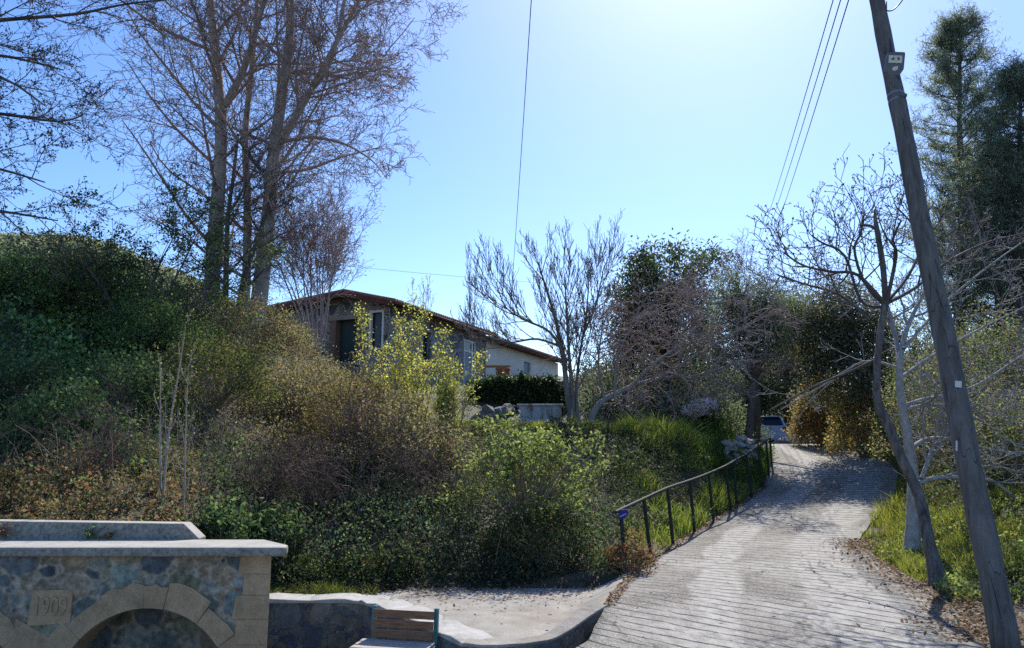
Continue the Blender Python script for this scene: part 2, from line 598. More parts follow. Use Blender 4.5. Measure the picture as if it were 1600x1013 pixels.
aggc = t.ramp(asep.outputs[0], [(0, (.055, .048, .04)), (.35, (.125, .11, .092)), (.7, (.21, .19, .16)), (.93, (.36, .33, .28))], 'CONSTANT')
aggc = t.mix(.65, aggc, t.ramp(t.noise(60, 3, .7, uv), [(.3, .5), (.7, 1.35)]), 'MULTIPLY')
conc = t.mix(.75, (.39, .372, .335), t.ramp(t.noise(7, 8, .75, uv), [(.3, .5), (.7, 1.3)]), 'MULTIPLY')
conc = t.mix(.7, conc, t.ramp(t.noise(90, 3, .7, uv), [(.35, .4), (.65, 1.45)]), 'MULTIPLY')
surf = t.mix(smoothc, aggc, conc)
# brown dirt along the edges, stains
dirt = t.ramp(t.noise(2.2, 6, .65, uv), [(.5, 0.0), (.72, 1.0)])
edge = t.ramp(t.math('ADD', t.math('ABSOLUTE', u), t.math('MULTIPLY', t.noise(1.5, 4, .6, uv), .9)), [(1.75, 0.0), (2.5, 1.0)])
surf = t.mix(t.math('MULTIPLY', t.math('MAXIMUM', t.math('MULTIPLY', dirt, .35), edge), .8), surf, t.mix(.8, (.17, .125, .085), t.ramp(t.noise(45, 3, .6, uv), [(.3, .55), (.7, 1.5)]), 'MULTIPLY'))
groove = t.math('MULTIPLY', groove, t.ramp(t.noise(3.1, 4, .6, uv), [(.36, .12), (.52, 1.0)]))
crk = t.n('TexVoronoi', feature='DISTANCE_TO_EDGE'); crk.inputs['Scale'].default_value = .42
wv = t.n('VectorMath', operation='MULTIPLY_ADD'); wn_ = t.n('TexNoise'); wn_.inputs['Scale'].default_value = 2.2; wn_.inputs['Detail'].default_value = 6; t.l(uv, wn_.inputs['Vector']); t.l(wn_.outputs['Color'], wv.inputs[0]); wv.inputs[1].default_value = (.5, .5, 0); t.l(uv, wv.inputs[2]); t.l(wv.outputs[0], crk.inputs['Vector'])
crack = t.math('MULTIPLY', t.ramp(crk.outputs['Distance'], [(.003, 1.0), (.009, 0.0)]), t.ramp(t.noise(.8, 2, .5, uv), [(.48, 0.0), (.56, .8)]))
gs = t.math('MULTIPLY', groove, t.ramp(smoothc, [(0, .7), (.6, 1.0)]))
surf = t.mix(crack, surf, (.05, .045, .04))
surf = t.mix(t.math('MULTIPLY', gs, .88), surf, (.04, .04, .034))
t.base(surf)
h = t.math('SUBTRACT', t.math('MULTIPLY', agg.outputs['Distance'], t.math('SUBTRACT', 1.0, smoothc)), t.math('MULTIPLY', gs, 1.6))
t.bump(t.math('ADD', h, t.math('MULTIPLY', t.noise(9, 5, .6, uv), .35)), .7, .02)
t.bsdf.inputs['Roughness'].default_value = .75
M['road'] = t.m
nr = len(ys)
for j, du in ((0, -.04), (NA, .04)):          # slab edges
    o0 = len(Vr)
    for i in range(nr):
        x, y, z = Vr[idx[i, j]]; u_, v_ = UVr[idx[i, j]]
        Vr.append((x + du, y, z - .5)); UVr.append((u_ + du * 6, v_ + .3))
    q = np.arange(nr) + o0
    e_ = idx[:, j]
    Fr = np.concatenate([Fr, np.stack([e_[:-1], e_[1:], q[1:], q[:-1]], -1)])
tag(np_mesh('road', Vr, Fr, M['road'], uv=UVr), kind='structure')

# ---- concrete apron left of the road
t = NT('old_concrete')
f = t.noise(2.0, 8, .68)
c = t.ramp(f, [(.28, (.17, .15, .12)), (.5, (.30, .275, .235)), (.72, (.40, .38, .34))])
c = t.mix(.55, c, t.ramp(t.noise(40, 4, .7), [(.3, .55), (.7, 1.3)]), 'MULTIPLY')
c = t.mix(t.ramp(t.noise(.9, 5, .6), [(.52, 0.0), (.66, .6)]), c, (.20, .15, .10))
t.base(c); t.bump(t.noise(25, 6, .7), .5, .015)
M['old_concrete'] = t.m
t = NT('pale_cement')
c = t.mix(.8, (.46, .44, .40), t.ramp(t.noise(7, 7, .7), [(.3, .6), (.7, 1.15)]), 'MULTIPLY')
t.base(t.mix(t.ramp(t.noise(3, 4), [(.55, 0.0), (.7, .5)]), c, (.16, .15, .12))); t.bump(t.noise(30, 5), .5, .01)
M['cement'] = t.m

def pave_z(x, y):
    dr = float(np.interp(y, ys, lx)) - x
    k = float(smooth(.55, -.1, np.array(dr)))
    z = PAD_Z + .012 * mnoise.noise((x, y, 1))
    return z * (1 - k) + (float(road_z(y)) + .010) * k


inner = [(p.x + .02, p.y + .30) for p in WALL] + [(p.x, p.y + .16) for p in CURB[1:]]
mb = MB()
a = []
xs = np.linspace(inner[0][0], 1.95, 60)
rows = 16
Va = []
for i, x in enumerate(xs):
    yl = float(np.interp(x, [p[0] for p in inner], [p[1] for p in inner]))
    if x > inner[-1][0]:
        yl = max(yl, float(np.interp(x, lx[6:], ys[6:])))
    y1 = max(10.75, yl + .3) + .12 * mnoise.noise((x * 1.5, 0, 7))
    for j in range(rows + 1):
        y = yl + (y1 - yl) * j / rows
        Va.append((x, y, pave_z(x, y) + .02 * (j / rows)))
idx = np.arange(len(xs) * (rows + 1)).reshape(len(xs), rows + 1)
Fa = np.stack([idx[:-1, :-1], idx[1:, :-1], idx[1:, 1:], idx[:-1, 1:]], -1).reshape(-1, 4)
Va = np.array(Va)
tag(np_mesh('pavement', Va, Fa, M['old_concrete'], smooth=True), kind='structure')
# plaza
mb = MB(); mb.add([(-18, -3, PLAZA_Z), (1.0, -3, PLAZA_Z), (1.0, 8.6, PLAZA_Z), (-2.2, 9.85, PLAZA_Z), (-18, 9.85, PLAZA_Z)], [(0, 1, 2, 3, 4)])
tag(mb.build('plaza', M['old_concrete']), kind='structure')

# ---- low stone wall with a pale cement top, and the curved kerb wall
SC = [(0, (.085, .10, .12)), (.2, (.13, .15, .15)), (.4, (.16, .15, .12)), (.55, (.07, .085, .12)), (.7, (.20, .19, .165)), (.85, (.11, .13, .145))]
M['rubble_dark'] = rubble_mat('dark_rubble', 3.2, 9, (.20, .195, .175), SC)


def ribbon_wall(name, pts, z0, z1s, thick, mat):
    """wall following pts (outer face), thick towards +y; returns object mesh builder"""
    mb = MB(); n = len(pts); vs = []
    for i, p in enumerate(pts):
        a = pts[max(i - 1, 0)]; b = pts[min(i + 1, n - 1)]
        d = Vector((b.x - a.x, b.y - a.y)).normalized(); nn = Vector((-d.y, d.x))
        o = Vector((p.x, p.y)); q = o + nn * thick
        zz = z1s[i] if isinstance(z1s, list) else z1s
        zb = z0[i] if isinstance(z0, list) else z0
        vs += [(o.x, o.y, zb), (o.x, o.y, zz), (q.x, q.y, zz), (q.x, q.y, zb)]
    f = []
    for i in range(n - 1):
        b = i * 4
        for k in range(4):
            f.append((b + k, b + (k + 1) % 4, b + 4 + (k + 1) % 4, b + 4 + k))
    f += [(0, 3, 2, 1), tuple((n - 1) * 4 + k for k in range(4))]
    mb.add(vs, f)
    return mb


def resample(pts, n):
    pts = [Vector(p) for p in pts]
    out = []
    for i in range(len(pts) - 1):
        p0 = pts[max(i - 1, 0)]; p1, p2 = pts[i], pts[i + 1]; p3 = pts[min(i + 2, len(pts) - 1)]
        for k in range(n):
            t = k / n
            out.append(.5 * ((2 * p1) + (p2 - p0) * t + (2 * p0 - 5 * p1 + 4 * p2 - p3) * t * t + (3 * p1 - p0 - 3 * p2 + p3) * t ** 3))
    out.append(pts[-1])
    return out


ws = resample(WALL, 5)
o = thing('retaining_wall', 'dark stone retaining wall with a pale cement top curving behind the bench', 'wall', (ws[8].x, ws[8].y, PLAZA_Z))
og = o.location
top = [PAD_Z + .045 if p.x < WALL[3].x - .05 else PAD_Z + .045 - .03 * min(1, (p.x - WALL[3].x) * 1.2) for p in ws]
ribbon_wall('w', ws, PLAZA_Z - .1, [z - .05 for z in top], .34, None).build('masonry', M['rubble_dark'], o, origin=og)
capw = [Vector((p.x, p.y - .02, 0)) for p in ws]
ribbon_wall('c', capw, [z - .05 for z in top], [z + .012 * math.sin(i * 1.7) for i, z in enumerate(top)], .40, None).build('coping', M['cement'], o, origin=og, bevel=.015)
cs = resample(CURB, 6)
o = thing('kerb_wall', 'curved low stone kerb wall between the concrete apron and the grooved road', 'wall', (cs[12].x, cs[12].y, PLAZA_Z))
og = o.location
ctop = [pave_z(p.x, p.y + .1) - .02 for p in cs]
ribbon_wall('w', cs, PLAZA_Z - .1, ctop, .2, None).build('masonry', M['rubble_dark'], o, origin=og)
ribbon_wall('c', [Vector((p.x, p.y - .012, 0)) for p in cs], [z for z in ctop], [z + .035 + .008 * mnoise.noise((i * .4, 0, 0)) for i, z in enumerate(ctop)], .2, None).build('coping', M['old_concrete'], o, origin=og, bevel=.012)

# ---------------------------------------------------------------- stone fountain with two arched niches
STN = [(0, (.05, .075, .10)), (.12, (.10, .13, .115)), (.28, (.14, .115, .075)), (.42, (.07, .10, .095)), (.55, (.19, .165, .125)), (.66, (.03, .042, .075)), (.78, (.13, .15, .135)), (.9, (.085, .10, .07))]
M['rubble'] = rubble_mat('fountain_rubble', 2.6, 12, (.185, .165, .125), STN, 1.0, 1.35, 1.0)
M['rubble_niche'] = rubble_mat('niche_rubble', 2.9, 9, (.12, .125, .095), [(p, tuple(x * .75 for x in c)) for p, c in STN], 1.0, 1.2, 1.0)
t = NT('sandstone')
c = t.ramp(t.noise(3.5, 8, .65), [(.3, (.25, .175, .10)), (.55, (.39, .285, .17)), (.75, (.48, .37, .24))])
c = t.mix(.5, c, t.ramp(t.noise(35, 5, .7), [(.3, .6), (.7, 1.25)]), 'MULTIPLY')
t.base(t.mix(t.ramp(t.noise(1.7, 5), [(.5, 0.0), (.68, .55)]), c, (.085, .085, .045)))
t.bump(t.noise(28, 6, .7), .45, .012); M['sandstone'] = t.m
t = NT('weathered_cap')
c = t.mix(.7, (.42, .395, .34), t.ramp(t.noise(5, 8, .72), [(.3, .6), (.7, 1.2)]), 'MULTIPLY')
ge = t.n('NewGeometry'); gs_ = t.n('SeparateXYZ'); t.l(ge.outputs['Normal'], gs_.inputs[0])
moss_shade = t.math('MAXIMUM', t.ramp(t.noise(16, 5, .7), [(.58, 0.0), (.72, .45)]), t.math('MULTIPLY', t.ramp(gs_.outputs[2], [(.3, 1.0), (.8, 0.0)]), t.ramp(t.noise(22, 5, .7), [(.3, .95), (.62, .3)])))  # moss blotches all over, plus shade painted onto the upright faces
t.base(t.mix(moss_shade, c, (.075, .085, .075))); t.bump(t.noise(30, 5, .7), .6, .012)
M['cap'] = t.m

FY = 8.0
fx1 = pxx(424, FY, 865)
fcap_top = P(430, 852, FY).z
fcap_bot = P(430, 867, FY).z
ACX = [pxx(233, FY, 950), pxx(-100, FY, 950)]
AR = .905
ACZ = P(233, 950, FY).z - AR
fx0 = ACX[1] - (fx1 - ACX[0])
fo = thing('stone_fountain', 'stone village fountain with arched niches, datestone and flat pale slab top', 'fountain', ((fx0 + fx1) / 2, FY + .4, PLAZA_Z))
og = fo.location


def arch_bottom(x):
    b = PLAZA_Z - .05
    for c in ACX:
        d = abs(x - c)
        if d < AR: b = max(b, ACZ + math.sqrt(AR * AR - d * d))
    return b


def stone_face(name, x0, x1, z0, z1, y, step, seed, parent, og, mat, keep=None, big=.135, depth=.016, dark=1.0):
    """masonry face: rounded stones of very different sizes pressed in mortar, all real relief"""
    g = np.random.default_rng(seed)
    W, H = x1 - x0, z1 - z0
    sd = []
    for rad, tries in ((big, 500), (big * .62, 900), (big * .34, 2500), (big * .17, 9000)):
        for _ in range(tries):
            q = (g.uniform(0, W), g.uniform(0, H)); r = rad * g.uniform(.75, 1.25)
            if all(((q[0] - p[0]) * .74) ** 2 + (q[1] - p[1]) ** 2 > ((r + p[2]) * .96) ** 2 for p in sd): sd.append((q[0], q[1], r))
    sd = np.array(sd)
    pal = np.array([(.075, .09, .095), (.10, .12, .105), (.13, .105, .07), (.075, .09, .08), (.185, .15, .10), (.04, .05, .06), (.13, .14, .115), (.09, .095, .06), (.15, .13, .09), (.115, .115, .105), (.12, .105, .075)])
    sc = pal[g.integers(0, len(pal), len(sd))] * g.uniform(1.0, 2.0, (len(sd), 1))
    hgt = g.uniform(.5, 1.1, len(sd))
    xs_ = np.arange(0, W + step, step); zs_ = np.arange(0, H + step, step)
    X, Z = np.meshgrid(xs_, zs_)
    wx = np.array([[mnoise.noise((a * 5, b_ * 5, seed)) for a in xs_] for b_ in zs_]) * .035
    wz = np.array([[mnoise.noise((a * 5, b_ * 5, seed + 9)) for a in xs_] for b_ in zs_]) * .035
    fine = np.array([[mnoise.noise((a * 14, b_ * 14, seed + 3)) + .6 * mnoise.noise((a * 40, b_ * 40, seed + 3)) for a in xs_] for b_ in zs_])
    f1 = np.full(X.shape, 9.0); f2 = np.full(X.shape, 9.0); ii = np.zeros(X.shape, int)
    for k, (px_, pz_, r) in enumerate(sd):
        d = np.sqrt(((X + wx - px_) * .74) ** 2 + (Z + wz - pz_) ** 2) - r
        c = d < f1
        f2 = np.where(c, f1, np.minimum(f2, d)); ii = np.where(c, k, ii); f1 = np.where(c, d, f1)
    e = (f2 - f1) / 2
    st = smooth(.003, .016, e - .010 * fine)
    rel = st * (.4 + .6 * smooth(.0, .05, e)) * hgt[ii] * depth + fine * .004
    V = np.stack([x0 + X, y - rel, z0 + Z], -1).reshape(-1, 3)
    idx = np.arange(X.size).reshape(X.shape)
    F = np.stack([idx[:-1, :-1], idx[:-1, 1:], idx[1:, 1:], idx[1:, :-1]], -1).reshape(-1, 4)
    blot = np.array([[mnoise.noise((a * 2.2, b_ * 2.2, seed + 30)) for a in xs_] for b_ in zs_])
    cc = sc[ii] * (1 + .6 * fine[..., None]) * (1 + .5 * blot[..., None])
    mort = np.array([.28, .245, .185]) * (1 + .5 * fine[..., None])
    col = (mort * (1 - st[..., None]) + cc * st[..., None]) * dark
    fc = np.clip(col.reshape(-1, 3)[F].mean(axis=1), .01, 1)
    if keep is not None:
        m = V[F].mean(axis=1); k = keep(m[:, 0], m[:, 2]); F = F[k]; fc = fc[k]
    return np_mesh(name, V, F, mat, parent, col=fc, smooth=True, origin=og)


t = NT('masonry_stone')
at = t.n('Attribute', attribute_name='Col')
t.base(t.mix(.7, at.outputs['Color'], t.ramp(t.noise(26, 6, .72), [(.3, .5), (.7, 1.5)]), 'MULTIPLY'))
t.bump(t.noise(60, 5, .7), .5, .008)
M['masonry'] = t.m
vis0 = fx0
def not_arch(x, z):
    k = np.ones(len(x), bool)
    for c in ACX: k &= ~((np.hypot(x - c, z - ACZ) < AR + .03) & (z > ACZ)) & ~((np.abs(x - c) < AR + .03) & (z <= ACZ))
    return k
fw = stone_face('rubble_wall', fx0, fx1, PLAZA_Z, fcap_bot, FY, .0125, 5, fo, og, M['masonry'], not_arch)
mb = MB()
mb.add([(fx1, FY, PLAZA_Z), (fx1 - .25, FY + .48, PLAZA_Z), (fx1 - .25, FY + .48, fcap_bot), (fx1, FY, fcap_bot)], [(0, 1, 2, 3)])
mb.add([(fx0, FY, PLAZA_Z), (fx0, FY + .48, PLAZA_Z), (fx0, FY + .48, fcap_bot), (fx0, FY, fcap_bot)], [(3, 2, 1, 0)])
mb.add([(fx0, FY + .48, PLAZA_Z), (fx1 - .25, FY + .48, PLAZA_Z), (fx1 - .25, FY + .48, fcap_bot), (fx0, FY + .48, fcap_bot)], [(3, 2, 1, 0)])
mb.build('side_wall', M['rubble'], fo, origin=og)
# niches: intrados and back
for c in ACX:
    mb = MB()
    an = np.linspace(0, math.pi, 25)
    for a0, a1 in zip(an[:-1], an[1:]):
        p = [(c + AR * math.cos(a), ACZ + AR * math.sin(a)) for a in (a0, a1)]
        mb.add([(p[0][0], FY - .015, p[0][1]), (p[1][0], FY - .015, p[1][1]), (p[1][0], FY + .5, p[1][1]), (p[0][0], FY + .5, p[0][1])], [(0, 1, 2, 3)])
    for sx in (-1, 1):
        mb.add([(c + sx * AR, FY - .015, PLAZA_Z), (c + sx * AR, FY + .5, PLAZA_Z), (c + sx * AR, FY + .5, ACZ), (c + sx * AR, FY - .015, ACZ)], [(0, 1, 2, 3)])
    ni = mb.build('niche', M['sandstone'], fo, origin=og)
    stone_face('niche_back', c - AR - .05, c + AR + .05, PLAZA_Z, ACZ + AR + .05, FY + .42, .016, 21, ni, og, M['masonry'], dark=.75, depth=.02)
    # voussoirs of unequal length
    mb = MB()
    cuts = [0, .35, .62, .98, 1.40, 1.62, 2.02, 2.42, 2.80, math.pi]
    outer = [.18, .25, .21, .27, .23, .25, .20, .26, .18]
    for k in range(len(cuts) - 1):
        a0, a1 = cuts[k] + .0015, cuts[k + 1] - .0015
        o_ = AR + outer[k] * 1.0
        steps = np.linspace(a0, a1, 5)
        poly = [(c + AR * math.cos(a), ACZ + AR * math.sin(a)) for a in steps] + [(c + (o_ + R.uniform(-.025, .02)) * math.cos(a), min(fcap_bot - .03, ACZ + (o_ + R.uniform(-.025, .02)) * math.sin(a))) for a in steps[::-1]]
        pr = .020 + R.uniform(0, .012)
        mb.prism(poly, FY - pr, FY + .1, lambda u, v, h: (u, h, v))
    mb.build('arch_stones', M['sandstone'], fo, origin=og, bevel=.004)
# quoins on the corner
mb = MB(); z = fcap_bot - .004; k = 0
for hh in (.185, .21, .235, .25, .26, .3):
    w = (.31, .27, .34, .30, .36, .30)[k]
    zl = max(z - hh, PLAZA_Z)
    poly = [(fx1 + .012, zl + .001), (fx1 + .012, z - .001), (fx1 - w + R.uniform(-.03, .03), z - .001), (fx1 - w - (.05 if k == 2 else 0) + R.uniform(-.03, .03), zl + .001)]
    mb.prism(poly, FY - .026, FY + .3, lambda u, v, h: (u - max(0, h - FY) * .46, h, v)); z -= hh; k += 1
mb.build('corner_stones', M['sandstone'], fo, origin=og, bevel=.004)
# impost block between the arches, under the datestone
xm = (ACX[0] + ACX[1]) / 2
mb = MB(); mb.prism([(xm - .18, PLAZA_Z), (xm + .16, PLAZA_Z), (xm + .15, P(0, 1000, FY).z), (xm - .02, P(0, 985, FY).z), (xm - .26, P(0, 965, FY).z)], FY - .02, FY + .2, lambda u, v, h: (u, h, v))
mb.build('impost_stone', M['sandstone'], fo, origin=og, bevel=.004)
ds0, ds1 = P(44, 978, FY), P(116, 922, FY)
mb = MB(); mb.prism([(ds0.x, ds0.z), (ds1.x, ds0.z + .03), (ds1.x, ds1.z + .01), (ds0.x + .02, ds1.z)], FY - .025, FY + .1, lambda u, v, h: (u, h, v))
dso = mb.build('datestone', M['sandstone'], fo, origin=og, bevel=.004)
tc = bpy.data.curves.new('digits', 'FONT'); tc.body = '1909'; tc.size = .26; tc.extrude = .008; tc.align_x = 'CENTER'; tc.align_y = 'CENTER'; tc.space_character = .95; tc.bevel_depth = .003
to = bpy.data.objects.new('digits', tc); COL.objects.link(to)
bpy.context.view_layer.update()
me = bpy.data.meshes.new_from_object(to.evaluated_get(bpy.context.evaluated_depsgraph_get()))
bpy.data.objects.remove(to)
me.transform(Matrix.Translation(Vector(((ds0.x + ds1.x) / 2, FY - .027, (ds0.z + ds1.z) / 2 + .01)) - Vector(og)) @ Matrix.Rotation(RAD(90), 4, 'X') @ Matrix.Scale(.72, 4, (1, 0, 0)))
link('digits', me, M['sandstone'], dso)
# slab top: overhangs the front, back edge cut back towards the right corner
mb = MB()
y0, y1 = FY - .16, FY + .5
cx1 = pxx(446, y0, 856)
poly = [(fx0 - .1, y0), (cx1 - .03, y0), (cx1, y0 + .05), (cx1 - .03, y0 + .2), (cx1 - .42, FY + .5), (fx0 - .1, FY + .5)]
mb.prism(poly, fcap_bot, fcap_top, lambda u, v, h: (u, v, h))
mb.build('slab_top', M['cap'], fo, origin=og, bevel=.025)
# low concrete parapet at the back of the slab
pr1 = P(312, 838, FY + .52); pr2 = P(288, 818, FY + .52)
mb = MB()
mb.prism([(fx0 - .2, fcap_top - .3), (pr1.x, fcap_top - .3), (pr1.x, fcap_top + .01), (pr2.x, pr2.z), (fx0 - .2, pr2.z + .05)], FY + .5, FY + .7, lambda u, v, h: (u, h, v))
po = mb.build('parapet', M['cap'], None, origin=(pr1.x - 2, FY + .6, PAD_Z), bevel=.012)
tag(po, 'low grey concrete kerb with a slanted end along the back of the fountain top', 'kerb wall')

# ---------------------------------------------------------------- bench
M['teal'] = plain('teal_paint', (.035, .19, .20), .45, 0, .25, 5)
t = NT('bench_wood'); vv = t.mapped((1.5, 12, 12))
t.base(t.ramp(t.noise(5, 5, .6, vv), [(.3, (.13, .065, .035)), (.7, (.27, .145, .075))])); t.bump(t.noise(20, 4, .6, vv), .3, .005); M['plank'] = t.m
t = NT('worn_bench_wood'); vv = t.mapped((1.5, 12, 12))
t.base(t.ramp(t.noise(5, 5, .6, vv), [(.3, (.30, .24, .20)), (.7, (.52, .45, .40))])); t.bump(t.noise(20, 4, .6, vv), .3, .005); M['plank_seat'] = t.m
b0 = P(571, 953, 8.25)
ba = RAD(-13)
bo = thing('park_bench', 'small teal framed bench with brown back planks beside the retaining wall', 'bench', (b0.x + .36, b0.y - .25, PLAZA_Z), ba)
BH = b0.z - PLAZA_Z
BL = .70
def lo(x, y, z): return (x - .36, y + .25, z)
mb = MB()
for k in range(3):
    mb.box(lo(BL / 2, .0 - .02 * k, BH - .045 - k * .098), (BL - .02, .025, .080), rx=RAD(-8))
bk = mb.build('backrest', M['plank'], bo, bevel=.004)
mb = MB()
for k in range(4):
    mb.box(lo(BL / 2 - .03, -.10 - k * .115, BH - .31 - k * .004), (BL + .10, .098, .028))
mb.build('seat', M['plank_seat'], bo, bevel=.004)
for xx in (0.0, BL):
    mb = MB()
    mb.box(lo(xx, .03, BH / 2 + .01), (.045, .045, BH + .02), rx=RAD(-3))
    mb.box(lo(xx, -.26, BH - .36), (.045, .56, .05))
    mb.box(lo(xx, -.5, (BH - .375) / 2), (.045, .045, BH - .375))
    mb.build('side_frame', M['teal'], bo, bevel=.005)
mb = MB(); mb.box(lo(BL / 2 - .03, -.515, BH - .375), (BL + .10, .03, .085)); mb.box(lo(BL / 2, -.03, BH - .375), (BL - .05, .03, .06))
mb.build('seat_rail', M['teal'], bo, bevel=.004)

# ---------------------------------------------------------------- trees: growth
def rvec(s=1.0):
    return Vector((R.gauss(0, s), R.gauss(0, s), R.gauss(0, s)))


def perp_dir(d, ang, az):
    a = d.orthogonal().normalized(); b = d.cross(a)
    return (d * math.cos(ang) + (a * math.cos(az) + b * math.sin(az)) * math.sin(ang)).normalized()


UP = Vector((0, 0, 1))


def at_t(pts, rad, t):
    f = t * (len(pts) - 1); i = min(int(f), len(pts) - 2); k = f - i
    return pts[i].lerp(pts[i + 1], k), rad[i] * (1 - k) + rad[i + 1] * k, (pts[i + 1] - pts[i]).normalized()


def spawn(out, lv, pts, rad, S, length):
    """children of one limb"""
    if lv + 1 >= S['levels']: return
    nl = lv + 1
    n = S['n'][lv]; n = max(1, int(round(n * R.uniform(.75, 1.25))))
    az = R.uniform(0, 6.28)
    for k in range(n):
        t = S['t0'][lv] + (1 - S['t0'][lv]) * ((k + R.random()) / n) ** S.get('tp', 1.0)
        p, r, d = at_t(pts, rad, min(t, .995))
        az += 2.4 + R.uniform(-.5, .5)
        cd = perp_dir(d, S['ang'][lv] * R.uniform(.7, 1.3), az)
        flat = S.get('flat', 0)
        if flat: cd.z *= (1 - flat); cd.normalize()
        L = length * S['lr'][lv] * R.uniform(.6, 1.2) * (1 - S.get('taper', .45) * t)
        if 'lmax' in S: L = min(L, S['lmax'][lv])
        grow(out, nl, p, cd, L, min(r * S.get('rr', .6), S['rmax'][lv]), S)


def grow(out, lv, p, d, L, r, S):
    n = S['seg'][lv]
    pts, rad = [p.copy()], [max(r, S['rmin'])]
    d = d.copy()
    for i in range(n):
        d = (d + rvec(S['wob'][lv]) + UP * S['up'][lv]).normalized()
        p = p + d * (L / n)
        pts.append(p.copy())
        rad.append(max(r * (1 - (i + 1) / n * S.get('tip', .8)), S['rmin']))
    out.append((lv, pts, rad))
    spawn(out, lv, pts, rad, S, L)


def line(pxpts, d0, dd=None, r0=.2, r1=.1, sub=4):
    """trunk along photo points (px,row) at distance d0 (plus own offsets)"""
    w = [P(px, row, d0 + (dd[i] if dd else 0)) for i, (px, row) in enumerate(pxpts)]
    w = resample(w, sub); n = len(w)
    return w, [r0 + (r1 - r0) * i / (n - 1) for i in range(n)]


def tips(out, lv, k=1):
    """points along all limbs of level lv"""
    a = []
    for l, p, r in out:
        if l == lv:
            for i in range(k):
                t = (i + R.random()) / k if k > 1 else 1.0
                a.append(tuple(at_t(p, r, min(t, .999))[0]))
    return np.array(a)


def build_tree(name, label, cat, base, out, mats, group=None, sides=(9, 6, 4, 3, 3), part='branches', trunk_lv=0):
    o = thing(name, label, cat, base, 0, group)
    tr = [q for q in out if q[0] <= trunk_lv]
    br = [q for q in out if q[0] > trunk_lv]
    if tr: polylines_mesh('trunk', tr, mats[0], o, base, sides)
    if br: polylines_mesh(part, br, mats[-1], o, base, sides)
    return o


def leaves_at(name, cen, spread, per, length, width, pal, mat, parent, base, bias=None, biasw=0, clumpvar=.3, jitter=.45):
    n = len(cen)
    c = np.repeat(cen, per, axis=0) + rng.normal(size=(n * per, 3)) * spread
    V, F = leaf_quads(c, length, width, bias, biasw)
    col = pick_cols(n * per, pal, jitter) * np.repeat(rng.uniform(1 - clumpvar, 1 + clumpvar, n), per)[:, None]
    return np_mesh(name, V, F, mat, parent, col=col, origin=base)


# ---- the tall bare plane trees on the left
PL = dict(levels=5, n=[22, 9, 6, 4], t0=[.10, .15, .15, .1], ang=[.95, .8, .75, .7], lr=[.42, .55, .5, .55], lmax=[4.7, 2.8, 1.4, .7],
          seg=[8, 7, 5, 4, 3], wob=[.05, .11, .15, .18, .2], up=[.02, .05, .02, .0, -.02], rmax=[.065, .024, .012, .009], rmin=.0075, tip=.75, taper=.25, rr=.45)


def plane_tree(label, stems, d, rr, mats, S=PL, buds=True, extra=()):
    out = []
    for k, (pp, dd, r0, r1) in enumerate(stems):
        w, r = line(pp, d, dd, r0, r1)
        out.append((0, w, r))
        L = sum((w[i + 1] - w[i]).length for i in range(len(w) - 1))
        spawn(out, 0, w, r, S, L)
    for (pp, dd, r0, r1) in extra:
        w, r = line(pp, d, dd, r0, r1); out.append((1, w, r))
        L = sum((w[i + 1] - w[i]).length for i in range(len(w) - 1))
        spawn(out, 1, w, r, S, L * .75)
    base = out[0][1][0].copy()
    o = build_tree('plane_tree', label, 'tree', base, out, mats)
    if buds:
        c = tips(out, 4)
        c = c[rng.random(len(c)) < .5]
        leaves_at('buds', c, .05, 1, .075, .035, [(3, (.30, .15, .12)), (2, (.34, .22, .14)), (1, (.22, .19, .10))], M['dry'], o, base)
    return o


TM = (M['plane_bark'], M['twig_purple'])
plane_tree('tall bare plane tree with the straightest thick grey trunk, left of its neighbours',
           [([(330, 500), (333, 400), (341, 300), (345, 200), (338, 100), (328, 0), (322, -130), (318, -260)], None, .28, .09),
            ([(352, 165), (380, 110), (402, 40), (420, -40), (435, -160)], [0, -.4, -.8, -1, -1.4], .14, .05)], 24.0, 1, TM)
plane_tree('tall bare plane tree forking into a wide crown beside the stone house',
           [([(400, 510), (409, 430), (420, 330), (428, 240), (440, 150), (452, 60), (455, -40), (460, -180)], None, .29, .09),
            ([(432, 235), (470, 170), (505, 105), (540, 40), (580, -40), (610, -140)], [0, .5, 1, 1.5, 2, 2.4], .13, .04),
            ([(440, 215), (480, 150), (515, 100), (535, 20), (550, -90)], [0, -.6, -1.2, -1.6, -2], .10, .04)], 23.4, 1, TM, S=dict(PL, n=[14, 9, 7, 5]),
           extra=[([(432, 225), (480, 215), (535, 224), (580, 250), (605, 280)], [0, -.6, -1.2, -1.6, -2], .075, .008),
                  ([(428, 270), (480, 265), (530, 247), (565, 238), (595, 230)], [0, .6, 1, 1.3, 1.6], .065, .008),
                  ([(440, 120), (495, 105), (550, 95), (600, 105)], [0, .6, 1.2, 1.6], .06, .008)])
plane_tree('slender plane tree with a pale narrow trunk between the two thick ones',
           [([(381, 505), (386, 400), (386, 300), (383, 210), (392, 120), (400, 30), (405, -90)], None, .17, .06)], 25.0, 1, TM,
           S=dict(PL, n=[10, 7, 6, 4]))
S2 = dict(PL, n=[12, 7, 6, 4], lmax=[3.0, 1.6, .9, .5], rmax=[.045, .02, .011, .008])
plane_tree('dark thin crooked tree stem squeezed between the plane trunks',
           [([(352, 505), (353, 420), (356, 340), (364, 280), (372, 210)], None, .10, .04),
            ([(372, 505), (380, 440), (400, 380), (420, 320), (428, 290)], None, .10, .04)], 22.6, 1, (M['dark_bark'], M['dark_bark']), S=S2, buds=False)

